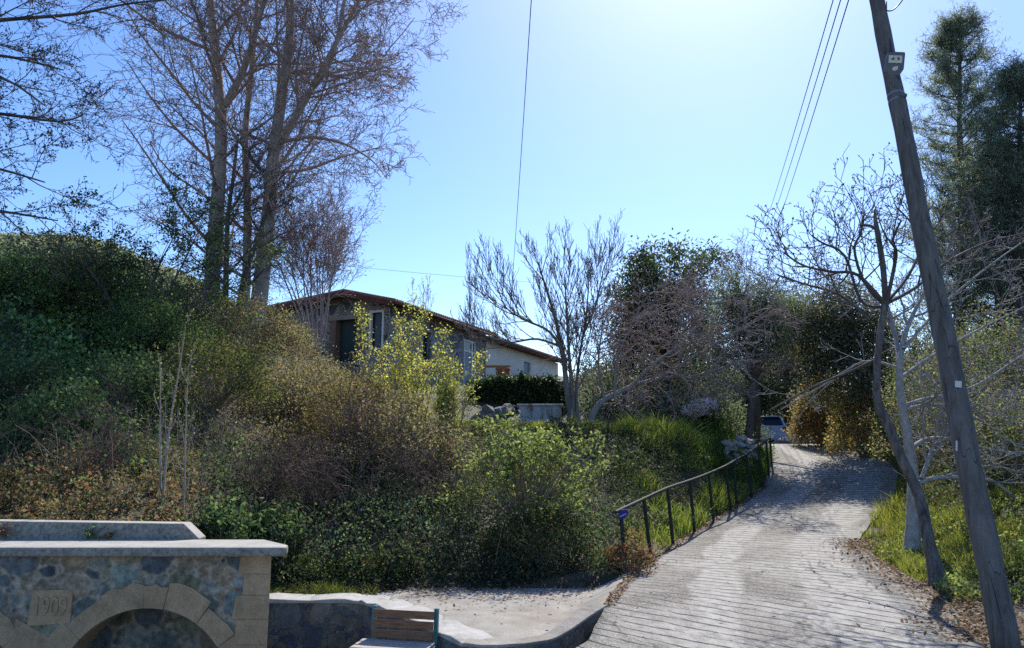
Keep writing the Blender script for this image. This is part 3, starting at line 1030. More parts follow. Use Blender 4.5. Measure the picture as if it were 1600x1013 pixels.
# thicket of thin bare stems right of the plane trees
S3 = dict(levels=4, n=[12, 7, 6], t0=[.15, .15, .1], ang=[.6, .65, .65], lr=[.5, .5, .55], lmax=[2.4, 1.2, .7], seg=[7, 6, 4, 3], wob=[.06, .12, .16, .2],
          up=[.03, .05, .03, .02], rmax=[.03, .014, .009], rmin=.006, tip=.8, taper=.3, rr=.55)


def multi_stem(name, label, cat, base, dirs, S, mats, rad, length, bud=None, trunk_lv=0, sides=(7, 5, 4, 3, 3)):
    out = []
    for dx, dy, dz, l in dirs:
        grow(out, 0, base + Vector((dx, dy, 0)) * .12, Vector((dx, dy, dz)).normalized(), length * l, rad * R.uniform(.75, 1.1), S)
    o = build_tree(name, label, cat, base, out, mats, sides=sides, trunk_lv=trunk_lv)
    return o, out


b = P(500, 500, 25.5); b.z = gz(b.x, b.y)
o, out = multi_stem('bare_tree', 'thicket of thin bare purple stems rising over the left corner of the stone house', 'tree', b,
                    [(R.uniform(-.5, .42), R.uniform(-.3, .3), 1, R.uniform(.75, 1.1)) for k in range(11)], dict(S3, t0=[.45, .15, .1]), (M['twig_purple'], M['twig_purple']), .045, 6.0)
leaves_at('buds', tips(out, 3), .04, 1, .07, .035, [(3, (.28, .15, .12)), (1, (.14, .11, .05))], M['dry'], o, b)

# tree whose trunk stands outside the picture on the left: its budding limbs reach in
S4 = dict(levels=4, n=[9, 8, 6], t0=[.25, .15, .1], ang=[.6, .7, .7], lr=[.4, .5, .5], lmax=[2.2, 1.1, .6], seg=[9, 6, 5, 3], wob=[.06, .12, .16, .2],
          up=[-.01, .0, .0, .0], rmax=[.028, .012, .008], rmin=.0045, tip=.85, taper=.3, rr=.55)
out = []
tb = P(-330, 560, 13.0); tb.z = gz(tb.x, tb.y)
w = resample([tb, P(-320, 300, 13), P(-300, 100, 13), P(-270, -100, 12.8), P(-250, -300, 12.6)], 4)
out.append((0, w, [.24 - .15 * i / (len(w) - 1) for i in range(len(w))]))
limbs = [[(-300, 120), (-200, 60), (-80, 40), (20, 30), (120, 22), (200, 6), (300, -4)], [(-310, 180), (-200, 130), (-90, 110), (0, 120), (70, 165)],
         [(-310, 240), (-200, 190), (-100, 175), (0, 178), (90, 190), (130, 180)], [(-320, 300), (-200, 260), (-100, 245), (-10, 262), (70, 285)],
         [(-320, 330), (-220, 315), (-100, 320), (0, 330), (90, 345)], [(-300, 60), (-180, -20), (-60, -60), (60, -60)], [(-290, 10), (-200, 30), (-80, 75), (20, 90), (100, 110)]]
for i, l in enumerate(limbs):
    w, r = line(l, 12.8, [k * .25 * (-1) ** i for k in range(len(l))], .07, .012, 3)
    out.append((1, w, r)); 
    S4b = dict(S4, levels=5, n=[0] + S4['n'], t0=[0] + S4['t0'], ang=[0] + S4['ang'], lr=[0] + S4['lr'], lmax=[0] + S4['lmax'], seg=[0] + S4['seg'], wob=[0] + S4['wob'], up=[0] + S4['up'], rmax=[0] + S4['rmax'])
    spawn(out, 1, w, r, S4b, 4.5)
o = build_tree('bare_tree', 'budding bare tree reaching in from the left edge over the ivy mound', 'tree', tb, out, (M['dark_bark'], M['dark_bark']))
leaves_at('buds', tips(out, 4, 3), .02, 1, .05, .03, [(2, (.07, .065, .035)), (1, (.10, .06, .04))], M['dry'], o, tb)

# small leafy tree in front of the plane trees
S5 = dict(levels=4, n=[8, 6, 5], t0=[.3, .2, .1], ang=[.8, .7, .7], lr=[.55, .5, .5], lmax=[2.0, 1.0, .5], seg=[6, 6, 4, 3], wob=[.08, .14, .18, .2],
          up=[.02, -.01, -.01, 0], rmax=[.03, .014, .008], rmin=.005, tip=.8, taper=.3, rr=.6)
b = P(215, 440, 17.5); b.z = gz(b.x, b.y)
top = P(225, 345, 17.5).z
o, out = multi_stem('leafy_tree', 'small tree with loose dark green sprays before the plane trunks', 'tree', b,
                    [(-.35, 0, 1, 1), (.15, .2, 1, 1), (.75, -.1, .8, 1.1), (.45, .1, 1, 1.1), (-.7, .1, .9, .9)], S5, (M['dark_bark'], M['dark_bark']), .05, max(1.5, (top - b.z)) * 1.0)
leaves_at('foliage', tips(out, 3, 2), .07, 3, .085, .045, [(3, (.045, .075, .025)), (2, (.03, .05, .022)), (1, (.10, .14, .04))], M['leaf'], o, b)

# ---- fig tree in front of the cream wall: vase of upright pale twigs
S6 = dict(levels=4, n=[16, 8, 5], t0=[.25, .25, .2], ang=[.55, .5, .45], lr=[.5, .55, .5], lmax=[1.7, 1.1, .6], seg=[7, 6, 5, 4], wob=[.06, .08, .09, .09],
          up=[.08, .13, .16, .16], rmax=[.016, .009, .0065], rmin=.0055, tip=.7, taper=.35, rr=.65)
b = P(893, 664, 20.8); b.z = gz(b.x, b.y) - .05
out = []
for pp, dd, r0, r1 in (([(893, 664), (886, 610), (880, 560), (868, 500), (850, 440), (840, 410)], [0, 0, .1, .3, .4, .5], .10, .012),
                       ([(896, 660), (893, 600), (889, 550), (885, 480), (882, 430)], [0, 0, -.2, -.3, -.4], .075, .012),
                       ([(905, 664), (900, 620), (905, 560), (915, 500), (920, 440)], [0, .1, .3, .5, .6], .065, .012),
                       ([(886, 565), (860, 520), (820, 500), (790, 480), (775, 440)], [0, -.2, -.6, -.9, -1], .045, .010),
                       ([(884, 545), (840, 530), (800, 535), (770, 530), (750, 520)], [0, .3, .6, .9, 1.1], .04, .010),
                       ([(912, 520), (930, 480), (938, 445), (944, 415)], [0, .4, .7, 1], .035, .010)):
    w, r = line(pp, 20.8, dd, r0, r1); out.append((0, w, r)); spawn(out, 0, w, r, S6, 3.4)
build_tree('fig_tree', 'bare fig tree fanning upright twigs against the sky before the cream wall', 'tree', b, out, (M['twig_brown'], M['twig_brown']))

# ---- evergreen with big glossy leaves
def leafy(name, label, px, row_base, d, crown, nclump, per, ll, lw, pal, mat, trunk_r=.12, group=None, spread=.22, hollow=.35, bark='dark_bark', clumpvar=.4):
    """crown: list of (px,row,rx_px,ry_px) ellipses filled with leaf clumps round real limbs"""
    b = P(px, row_base, d); b.z = gz(b.x, b.y) - .05
    o = thing(name, label, 'tree', b, 0, group)
    cen = []
    tot = sum(c[2] * c[3] for c in crown)
    for (cx, cy, rx, ry) in crown:
        n = max(3, int(nclump * rx * ry / tot))
        k = d / FPX
        u = rand_unit(n) * (rng.uniform(hollow, 1, (n, 1)) ** .6)
        c0 = P(cx, cy, d)
        cen.append(np.array(c0) + u * np.array([rx * k, max(rx, ry) * .8 * k, ry * k]))
    cen = np.concatenate(cen)
    polys = []
    top = Vector(cen[np.argmax(cen[:, 2])])
    mid = Vector(cen.mean(axis=0))
    tr = resample([b, b.lerp(mid, .5) + Vector((.1, 0, 0)), mid, mid.lerp(top, .7)], 4)
    polys.append((0, tr, [trunk_r * (1 - .7 * i / (len(tr) - 1)) for i in range(len(tr))]))
    for c in cen[rng.permutation(len(cen))[:min(len(cen), 140)]]:
        c = Vector(c); p, r, dd = at_t(tr, polys[0][2], R.uniform(.35, .98))
        m = p.lerp(c, .5) + rvec(.12)
        polys.append((1, [p, p.lerp(m, .5) + rvec(.03), m, m.lerp(c, .6), c], [.03, .022, .016, .011, .006]))
    polylines_mesh('trunk', polys[:1], M[bark], o, b)
    polylines_mesh('branches', polys[1:], M[bark], o, b, (6, 4))
    leaves_at('foliage', cen, spread, per, ll, lw, pal, mat, o, b, clumpvar=clumpvar)
    return o


leafy('loquat_tree', 'dense evergreen tree with large glossy dark leaves behind the bare tangle', 1040, 650, 29.0,
      [(1045, 430, 85, 45), (1010, 460, 50, 50), (985, 490, 35, 70), (1110, 400, 32, 18), (1060, 500, 80, 60), (1000, 405, 30, 20), (1050, 560, 90, 60)], 420, 40, .22, .075,
      [(4, (.055, .085, .04)), (2, (.08, .11, .05)), (1, (.12, .095, .06)), (1, (.08, .07, .05))], M['leaf_gloss'], .16, spread=.24)
# yellowish small tree left of it
leafy('leafy_tree', 'small olive-yellow leafy tree at the left foot of the glossy evergreen', 975, 660, 27.5, [(975, 510, 40, 50), (1000, 490, 30, 40), (960, 560, 30, 40)], 120, 40, .09, .05,
      [(3, (.11, .105, .03)), (2, (.08, .08, .03)), (1, (.12, .08, .04))], M['leaf'], .07, spread=.2)

# ---- pruned tree whose bare purple tangle hangs over the bank
S7 = dict(levels=4, n=[12, 9, 6], t0=[.15, .1, .1], ang=[.9, .9, .9], lr=[.55, .55, .55], lmax=[2.2, 1.2, .7], seg=[8, 7, 6, 4], wob=[.13, .2, .24, .24],
          up=[.0, -.02, -.03, -.01], rmax=[.024, .012, .008], rmin=.006, tip=.75, taper=.25, rr=.6)
b = P(925, 662, 21.5); b.z = gz(b.x, b.y) - .05
out = []
for pp, dd, r0, r1 in (([(922, 662), (938, 630), (985, 605), (1030, 592), (1075, 590), (1110, 605)], [0, .1, .3, .6, .8, 1.0], .10, .025),
                       ([(985, 605), (1020, 570), (1060, 540), (1095, 500), (1115, 455)], [.3, .4, .4, .5, .6], .055, .014),
                       ([(1030, 592), (1080, 560), (1130, 530), (1180, 500), (1205, 480)], [.6, .2, -.2, -.6, -.9], .045, .012),
                       ([(1075, 590), (1130, 575), (1180, 555), (1215, 555)], [.8, 1.2, 1.6, 2], .04, .012),
                       ([(960, 612), (965, 560), (985, 510), (1010, 465)], [.2, 0, -.4, -.6], .045, .012),
                       ([(945, 625), (935, 570), (940, 520), (945, 470)], [.1, .5, .9, 1.2], .04, .012),
                       ):
    w, r = line(pp, 21.5, dd, r0, r1); out.append((0, w, r)); spawn(out, 0, w, r, S7, 3.2)
o = build_tree('bare_tree', 'sprawling bare tree with a low bent trunk and dense purplish tangle above the grass bank', 'tree', b, out, (M['twig_grey'], M['twig_purple']))
leaves_at('buds', tips(out, 3), .03, 1, .06, .035, [(2, (.13, .075, .065)), (1, (.12, .10, .06))], M['dry'], o, b)
# a second one nearer the road
b = P(1180, 690, 26.0); b.z = gz(b.x, b.y) - .05
out = []
for pp, dd, r0, r1 in (([(1180, 690), (1182, 640), (1178, 600), (1184, 560), (1175, 520)], None, .17, .08),
                       ([(1178, 600), (1140, 560), (1100, 520), (1075, 470)], [0, -.4, -.8, -1.2], .07, .02),
                       ([(1180, 590), (1230, 540), (1270, 500), (1290, 450)], [0, -.3, -.8, -1.2], .08, .02),
                       ([(1176, 530), (1160, 480), (1150, 430)], [0, .2, .4], .06, .02)):
    w, r = line(pp, 26.0, dd, r0, r1); out.append((0, w, r)); spawn(out, 0, w, r, dict(S7, t0=[.55, .1, .1], up=[.03, .02, .01, 0]), 3.4)
build_tree('bare_tree', 'dark trunked bare tree standing just left of the parked car', 'tree', b, out, (M['dark_bark'], M['twig_purple']))

OL = [(3, (.105, .125, .085)), (2, (.145, .165, .115)), (1, (.07, .09, .06))]
leafy('olive_tree', 'grey green olive tree between the bare tangle and the power lines', 1165, 680, 23.8, [(1165, 465, 48, 45), (1190, 520, 45, 50), (1140, 520, 40, 60), (1225, 500, 40, 40)], 380, 65, .11, .03, OL, M['leaf'], .14, spread=.22)
DK = [(3, (.07, .10, .065)), (2, (.10, .12, .08)), (1, (.13, .12, .08))]
leafy('evergreen_tree', 'dark blue green tree standing over the bend behind the road crest', 1225, 690, 40, [(1225, 530, 48, 70), (1240, 610, 45, 50), (1215, 480, 30, 30)], 260, 60, .13, .06, DK, M['leaf'], .16, spread=.3)
leafy('evergreen_tree', 'brownish green tree behind the rust coloured shrub at the road bend', 1400, 705, 24.0, [(1320, 490, 60, 45), (1280, 530, 50, 55), (1360, 530, 45, 60), (1320, 590, 75, 40)], 480, 60, .11, .055,
      [(3, (.11, .115, .07)), (2, (.14, .11, .08)), (2, (.085, .10, .065))], M['leaf'], .16, spread=.27)
leafy('evergreen_tree', 'shaded dark tree low behind the parked car', 1255, 690, 44, [(1250, 640, 30, 60), (1200, 600, 50, 50), (1160, 610, 40, 40)], 200, 60, .13, .06, DK, M['leaf'], .16, spread=.35)
# background trees closing the gaps further off
for i, (px, row, rx, ry, d, pal, lab) in enumerate((
        (1250, 520, 60, 70, 36, OL, 'pale green tree crown between the olive and the rust coloured shrub'),
        (1180, 600, 60, 50, 39, DK, 'dark green tree right above the roof of the parked car'),
        (1060, 560, 60, 60, 35, OL, 'greyish green tree behind the low bent trunk of the sprawling tree'),
        (960, 600, 60, 35, 40, DK, 'low dark tree in the gap behind the fig tree'),
        (1120, 590, 60, 50, 42, DK, 'dark tree filling the background behind the purplish tangle'),
        (1420, 560, 60, 80, 40, DK, 'dark tree far behind the pale fig trunk'),
        (1500, 520, 70, 110, 36, OL, 'greyish green tree behind the leaning pole'),
        (1590, 560, 60, 120, 34, DK, 'dark bushy tree below the pines by the right edge'))):
    leafy('evergreen_tree', lab, px, 680, d, [(px, row, rx, ry), (px + rx * .4, row + ry * .5, rx * .8, ry * .6), (px - rx * .4, row + ry * .6, rx * .8, ry * .6)], 220, 55, .15, .065, pal, M['leaf'], .16, spread=.34)

# ---- pines on the right
def pine(label, px, row_base, row_top, d, rmax_px, seed, lean=0):
    b = P(px, row_base, d); b.z = gz(b.x, b.y) - .1
    tp = P(px + lean, row_top, d)
    k = d / FPX
    H = tp.z - b.z
    tr = resample([b, b.lerp(tp, .35) + Vector((.1, 0, 0)), b.lerp(tp, .7), tp], 5)
    out = [(0, tr, [.22 * (1 - .9 * i / (len(tr) - 1)) + .02 for i in range(len(tr))])]
    cen = []
    n = 165
    for i in range(n):
        t = .22 + .77 * (i + R.random()) / n
        p, r, dd = at_t(tr, out[0][2], t)
        prof = (min(1, (1 - t) / .5) ** .75) * (.65 + .35 * min(1, (t - .15) / .25))
        L = rmax_px * k * prof * R.uniform(.45, 1.1) + .25
        az = R.uniform(0, 6.28); d0 = Vector((math.cos(az), math.sin(az), R.uniform(.1, .55))).normalized()
        pts = [p]; q = p
        for s in range(5):
            d0 = (d0 + UP * .07 + rvec(.07)).normalized(); q = q + d0 * L / 5; pts.append(q)
        br = [.03 * (1 - s / 6) for s in range(6)]
        out.append((1, pts, br))
        for s in range(3, 13):
            c, _, d1 = at_t(pts, br, s / 12.5)
            for m in range(2):
                e = c + (d1 * .25 + rvec(.25) + UP * .12)
                out.append((2, [c, c.lerp(e, .5) + rvec(.02), e], [.01, .008, .006])); cen.append(tuple(e)); cen.append(tuple(c.lerp(e, .6)))
    o = build_tree('pine_tree', label, 'tree', b, out, (M['dark_bark'], M['dark_bark']))
    cen = np.array(cen)
    leaves_at('needles', cen, .09, 10, .19, .026, [(3, (.13, .165, .115)), (2, (.18, .205, .15)), (1, (.09, .11, .08))], M['needle'], o, b, clumpvar=.35)


pine('tall slim pine with a pointed loose top right of the leaning pole', 1500, 640, 35, 32, 115, 1)
pine('darker pine partly cut off by the right edge of the view', 1595, 640, 120, 28, 120, 2, 0)
pine('lower pine filling the gap between the two taller pines', 1560, 640, 250, 30, 120, 3)

# ---- walnut with the dark bent trunk beside the road
S8 = dict(levels=4, n=[8, 5, 3], t0=[.25, .2, .2], ang=[.85, .85, .8], lr=[.42, .5, .5], lmax=[1.0, .55, .25], seg=[8, 8, 6, 3], wob=[.10, .17, .18, .2],
          up=[.06, .10, .10, .1], rmax=[.019, .010, .007], rmin=.0045, tip=.7, taper=.25, rr=.6)
WD = 10.4
b = P(1468, 905, 9.9); b.z = gz(b.x, b.y) - .06
out = []
w = resample([b, P(1452, 850, 10.0), P(1436, 775, 10.2), P(1408, 715, 10.3), P(1388, 665, 10.4), P(1372, 630, 10.4), P(1370, 580, 10.4), P(1376, 520, 10.4), P(1384, 472, 10.4)], 3)
out.append((0, w, list(np.interp(np.linspace(0, 1, len(w)), [0, .06, .12, .35, .5, .75, 1], [.17, .095, .076, .068, .066, .047, .046]))))
knob = P(1384, 472, 10.4)
stub, sr = line([(1384, 474), (1380, 420), (1373, 375), (1368, 345), (1367, 328)], WD, None, .07, .02)
out.append((0, stub, [.045, .043, .041, .04, .04, .04, .04, .039, .038, .038, .036, .032, .028, .025, .02, .015, .012][:len(stub)]))
out.append((1, line([(1372, 360), (1358, 353), (1343, 352)], WD, None, .03, .016)[0], list(np.linspace(.03, .016, 9))))
limbs = [([(1384, 476), (1340, 430), (1300, 425), (1255, 415), (1225, 395)], [0, -.2, -.3, -.3, -.2], .028),
         ([(1382, 478), (1350, 440), (1335, 390), (1345, 365), (1350, 335)], [0, .1, .3, .4, .5], .026),
         ([(1380, 480), (1345, 470), (1320, 400), (1285, 380), (1268, 368)], [0, .3, .6, .8, .9], .026),
         ([(1388, 470), (1420, 430), (1440, 380), (1425, 350), (1402, 325)], [0, .3, .6, .7, .8], .025),
         ([(1386, 474), (1430, 450), (1480, 410), (1540, 380), (1600, 365)], [0, .5, 1, 1.5, 2.0], .03),
         ([(1386, 470), (1400, 400), (1395, 375), (1408, 345)], [0, -.4, -.7, -.9], .03),
         ([(1360, 500), (1310, 460), (1260, 445), (1215, 430)], [0, .4, .8, 1.2], .025),
         ([(1372, 560), (1330, 580), (1270, 605), (1205, 640)], [.0, .6, 1.2, 1.7], .022)]
for pp, dd, r in limbs:
    w, rr = line(pp, WD, dd, r, .012, 4); out.append((1, w, rr))
    if pp[-1][1] > 600: continue
    spawn(out, 1, w, rr, dict(S8, levels=5, n=[0] + S8['n'], t0=[0] + S8['t0'], ang=[0] + S8['ang'], lr=[0] + S8['lr'], lmax=[0] + S8['lmax'], seg=[0] + S8['seg'], wob=[0] + S8['wob'], up=[0] + S8['up'], rmax=[0] + S8['rmax']), 2.6)
o = build_tree('walnut_tree', 'bare walnut tree with a dark crooked trunk and broken top at the road edge', 'tree', b, out, (M['walnut_bark'], M['dark_bark']), sides=(12, 7, 5, 4, 3))
leaves_at('foliage', tips(out, 4), .008, 1, .05, .03, [(2, (.10, .075, .06)), (1, (.14, .11, .07))], M['dry'], o, b)

# ---- pale fig tree behind the walnut
S9 = dict(levels=4, n=[7, 7, 5], t0=[.2, .2, .15], ang=[.7, .7, .7], lr=[.5, .5, .5], lmax=[1.7, 1.0, .5], seg=[8, 7, 5, 4], wob=[.08, .14, .16, .18],
          up=[.01, .03, .04, .05], rmax=[.03, .014, .009], rmin=.0055, tip=.75, taper=.3, rr=.6)
S9b = dict(S9, levels=5, n=[0] + S9['n'], t0=[0] + S9['t0'], ang=[0] + S9['ang'], lr=[0] + S9['lr'], lmax=[0] + S9['lmax'], seg=[0] + S9['seg'], wob=[0] + S9['wob'], up=[0] + S9['up'], rmax=[0] + S9['rmax'])
FD = 12.2
b = P(1421, 835, FD); b.z = gz(b.x, b.y) - .08
w = resample([b, P(1427, 760, FD), P(1421, 700, FD), P(1412, 650, FD), P(1406, 605, FD), P(1406, 560, FD)], 4)
out = [(0, w, list(np.interp(np.linspace(0, 1, len(w)), [0, .08, .2, .6, 1], [.18, .105, .088, .068, .052])))]
for pp, dd, r0, r1 in (([(1406, 562), (1415, 520), (1432, 480), (1460, 430), (1490, 380)], [0, .2, .4, .8, 1.2], .05, .016),
                       ([(1405, 565), (1398, 520), (1385, 470), (1378, 430)], [0, .4, .8, 1.2], .045, .015),
                       ([(1432, 756), (1462, 747), (1500, 746), (1550, 752), (1600, 785), (1660, 800)], [0, 0, .1, .2, .2, .2], .042, .018),
                       ([(1440, 748), (1452, 715), (1458, 698), (1472, 685)], [0, .1, .2, .2], .036, .018),
                       ([(1424, 700), (1450, 686), (1490, 688), (1560, 705), (1640, 712)], [0, .3, .6, .9, 1.2], .04, .018),
                       ([(1413, 634), (1440, 625), (1475, 618), (1530, 600), (1590, 560), (1650, 520)], [0, .2, .4, .8, 1.2, 1.6], .036, .012),
                       ([(1416, 640), (1440, 634), (1480, 634), (1540, 660)], [0, -.2, -.4, -.8], .03, .012),
                       ([(1408, 590), (1450, 560), (1520, 520), (1600, 480)], [0, .6, 1.2, 1.8], .03, .012),
                       ([(1404, 575), (1350, 565), (1290, 600), (1220, 640)], [0, .5, 1, 1.6], .024, .010),
                       ([(1412, 545), (1470, 480), (1540, 420), (1610, 370)], [0, .5, .9, 1.3], .028, .011)):
    w, rr = line(pp, FD, dd, r0, r1); out.append((1, w, rr)); spawn(out, 1, w, rr, dict(S9b, n=[0, 4, 3, 3]) if pp[-1][0] < 1300 else S9b, 3.0)
build_tree('fig_tree', 'pale smooth barked fig tree with sideways limbs behind the crooked walnut', 'tree', b, out, (M['fig_bark'], M['twig_grey']), sides=(12, 8, 5, 4, 3), trunk_lv=1)

# slim far trees over the roof of the house
SPO = dict(levels=3, n=[26, 4], t0=[.15, .2], ang=[.25, .3], lr=[.16, .5], lmax=[1.3, .5], seg=[8, 5, 3], wob=[.02, .06, .1], up=[.05, .12, .1], rmax=[.018, .010], rmin=.009, tip=.85, taper=.4, rr=.5)
b = P(735, 560, 50); b.z = gz(b.x, b.y)
multi_stem('poplar_tree', 'very slender upright bare tree far behind the house roof', 'tree', b, [(0, 0, 1, 1), (.03, 0, 1, .92), (-.03, .02, 1, .85)], SPO, (M['twig_grey'], M['twig_grey']), .05, P(735, 388, 50).z - b.z)
SQ = dict(SPO, n=[12, 4], ang=[.45, .4], lr=[.25, .5], rmin=.007)
b = P(660, 545, 42); b.z = gz(b.x, b.y)
o, out = multi_stem('sapling', 'wispy sapling tips showing above the roof ridge of the house', 'sapling', b, [(-.12, 0, 1, 1), (.02, 0, 1, .95), (.12, 0, 1, .9), (-.04, .1, 1, .9)], SQ, (M['straw'], M['straw']), .03, P(660, 440, 42).z - b.z)
leaves_at('foliage', tips(out, 2, 1), .05, 2, .10, .06, [(1, (.20, .20, .10))], M['leaf'], o, b)

# bare brush under the pines, seen through behind the pole
S10 = dict(S7, lmax=[1.8, 1.0, .6], rmin=.007)
for px, row, d, lab in ((1640, 650, 17.5, 'tall bare brush cut by the right edge under the pines'), (1500, 610, 21, 'twiggy bare brush at the foot of the pines')):
    b = P(px, row, d); b.z = gz(b.x, b.y) - .05
    multi_stem('bare_shrub', lab, 'shrub', b, [(R.uniform(-.8, .8), R.uniform(-.5, .5), 1, R.uniform(.7, 1.2)) for k in range(6)], dict(S10, n=[9, 6, 4], rmin=.005), (M['twig_grey'], M['twig_grey']), .035, 2.4)

# ---- saplings and shrubs
SB = dict(levels=3, n=[12, 7], t0=[.15, .15], ang=[.7, .7], lr=[.5, .5], lmax=[.8, .4], seg=[6, 5, 4], wob=[.12, .18, .22], up=[-.02, -.03, -.02], rmax=[.008, .005], rmin=.0035, tip=.75, taper=.3, rr=.6)
for px, row, d, h, lab in ((590, 740, 14.0, 1.5, 'arching bare reddish brown shrub on the mid slope under the saplings'), (520, 820, 12.3, 1.2, 'low bare purplish shrub above the corner of the retaining wall'), (690, 810, 12.8, 1.2, 'bare twiggy shrub in the dark gap left of the bright green shrub'), (400, 800, 12.0, 1.1, 'bare purplish canes behind the right end of the fountain'), (640, 700, 15.2, 1.4, 'bare arching canes at the foot of the yellow green saplings'), (120, 790, 11.0, 1.0, 'bare rusty canes over the fountain parapet')):
    b = P(px, row, d); b.z = gz(b.x, b.y) - .05
    multi_stem('bare_shrub', lab, 'shrub', b, [(R.uniform(-.8, .8), R.uniform(-.5, .4), 1, R.uniform(.6, 1.2)) for k in range(11)], SB, (M['cane'], M['cane']), .011, h, sides=(5, 4, 3))
S11 = dict(levels=3, n=[16, 4], t0=[.15, .2], ang=[.55, .5], lr=[.26, .5], lmax=[.9, .4], seg=[8, 5, 3], wob=[.04, .1, .14], up=[.06, .08, .05], rmax=[.011, .006], rmin=.0045, tip=.85, taper=.5, rr=.5)
YG = [(3, (0.42, 0.40, 0.10)), (2, (0.30, 0.32, 0.08)), (1, (0.48, 0.38, 0.13))]
for px, row, rt, d, n, lab in ((700, 690, 560, 16.5, 9, 'bright yellow green sapling clump in front of the house door'), (610, 680, 480, 17.5, 6, 'tall yellow green saplings in front of the grey plinth of the house'), (655, 700, 520, 17.0, 5, 'slim yellow green sapling between its taller and brighter neighbours')):
    b = P(px, row, d); b.z = gz(b.x, b.y) - .05
    H = P(px, rt, d).z - b.z
    o, out = multi_stem('sapling', lab, 'sapling', b, [(R.uniform(-.33, .33), R.uniform(-.2, .2), 1, R.uniform(.65, 1.05)) for k in range(n)], S11, (M['straw'], M['straw']), .02, H)
    leaves_at('foliage', tips(out, 2, 3), .06, 3, .06, .04, YG, M['leaf'], o, b)
b = P(728, 600, 23); b.z = gz(b.x, b.y)
# thin pale bare saplings behind the fountain
S12 = dict(S11, n=[10, 3], rmin=.003, ang=[.35, .35], lmax=[.9, .4], wob=[.02, .06, .1])
for px, row, rt, d, k, lab in ((250, 815, 500, 10.6, 2, 'taller pale bare sapling growing behind the fountain parapet'), (284, 815, 570, 10.5, 1, 'shorter pale bare sapling right of its taller twin behind the fountain')):
    b = P(px, row, d); b.z = gz(b.x, b.y) - .05
    H = P(px, rt, d).z - b.z
    o, out = multi_stem('sapling', lab, 'sapling', b, [(.03, 0, 1, 1), (-.10, .05, 1, .8)][:k], S12, (M['sapling_bark'], M['sapling_bark']), .022, H)
    leaves_at('foliage', tips(out, 2, 2), .03, 2, .03, .02, [(1, (.22, .17, .08)), (1, (.16, .16, .06))], M['leaf'], o, b)


def shrub(name, label, px, row, d, rx, ry, rz, pal, n, per, ll, lw, spread, stems=10, mat='leaf', cat='shrub', lift=.5, bark='straw', biasw=.4, rough=.25):
    """shrub: stems from the root and leaf clumps over a lumpy mound"""
    b = P(px, row, d); b.z = gz(b.x, b.y) - .03
    o = thing(name, label, cat, b)
    u = rand_unit(n); u[:, 2] = np.abs(u[:, 2]) * 1.1 - .25
    rad = rng.uniform(.45, 1, (n, 1)) ** .5
    lump = np.array([1 + rough * 1.6 * mnoise.noise(Vector(q) * 1.9 + Vector((px, row, 0))) for q in u])[:, None]
    c = np.array(b) + np.array([0, 0, rz * lift]) + u * rad * lump * np.array([rx, ry, rz * (1.05 - lift * .5)])
    c[:, 2] = np.maximum(c[:, 2], ground_z(c[:, 0], c[:, 1]) + .04)
    polys = []
    for q in c[rng.permutation(n)[:max(stems * 6, 12)]]:
        q = Vector(q); m = b.lerp(q, .5) + Vector((0, 0, rz * .12)) + rvec(.05)
        polys.append((1, [b + rvec(.05), b.lerp(m, .5) + rvec(.03), m, m.lerp(q, .5) + rvec(.03), q], [.012, .01, .008, .006, .004]))
    polylines_mesh('stems', polys, M[bark], o, b, (5, 4))
    leaves_at('foliage', c, spread, per, ll, lw, pal, M[mat], o, b, clumpvar=.3)
    return o


GR = [(3, (0.155, 0.185, 0.060)), (2, (0.205, 0.225, 0.085)), (1, (0.10, 0.125, 0.045))]
shrub('elder_shrub', 'large bright green leafy shrub on the slope left of the railing', 825, 850, 12.6, 1.15, .8, 1.55, GR, 210, 24, .085, .042, .09, 22, lift=.55, rough=.5)
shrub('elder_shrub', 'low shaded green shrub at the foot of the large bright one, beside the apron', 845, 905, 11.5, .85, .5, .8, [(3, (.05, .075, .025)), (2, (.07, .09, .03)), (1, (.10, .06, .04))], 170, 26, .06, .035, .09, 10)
RU = [(3, (.25, .15, .085)), (2, (.20, .165, .075)), (2, (.28, .19, .10)), (1, (.13, .15, .06))]
shrub('rusty_shrub', 'rust coloured leafy shrub at the road bend left of the walnut trunk', 1285, 692, 27.5, 1.1, .8, 2.5, RU, 340, 28, .11, .06, .16, 18, lift=.3)
shrub('rusty_shrub', 'golden brown shrub nearest the walnut trunk at the road bend', 1350, 700, 24.3, 1.15, .8, 2.3, [(3, (.25, .20, .08)), (2, (.24, .15, .08)), (1, (.15, .17, .06))], 320, 28, .10, .055, .15, 18, lift=.3)
shrub('rusty_shrub', 'small reddish bramble by the first railing post', 985, 880, 11.0, .35, .3, .45, [(2, (.16, .05, .04)), (2, (.12, .09, .04)), (1, (.08, .10, .03))], 70, 22, .045, .03, .06, 6)
TAN = [(3, (.17, .14, .085)), (2, (.21, .175, .11)), (2, (.12, .125, .06)), (1, (.16, .10, .08))]
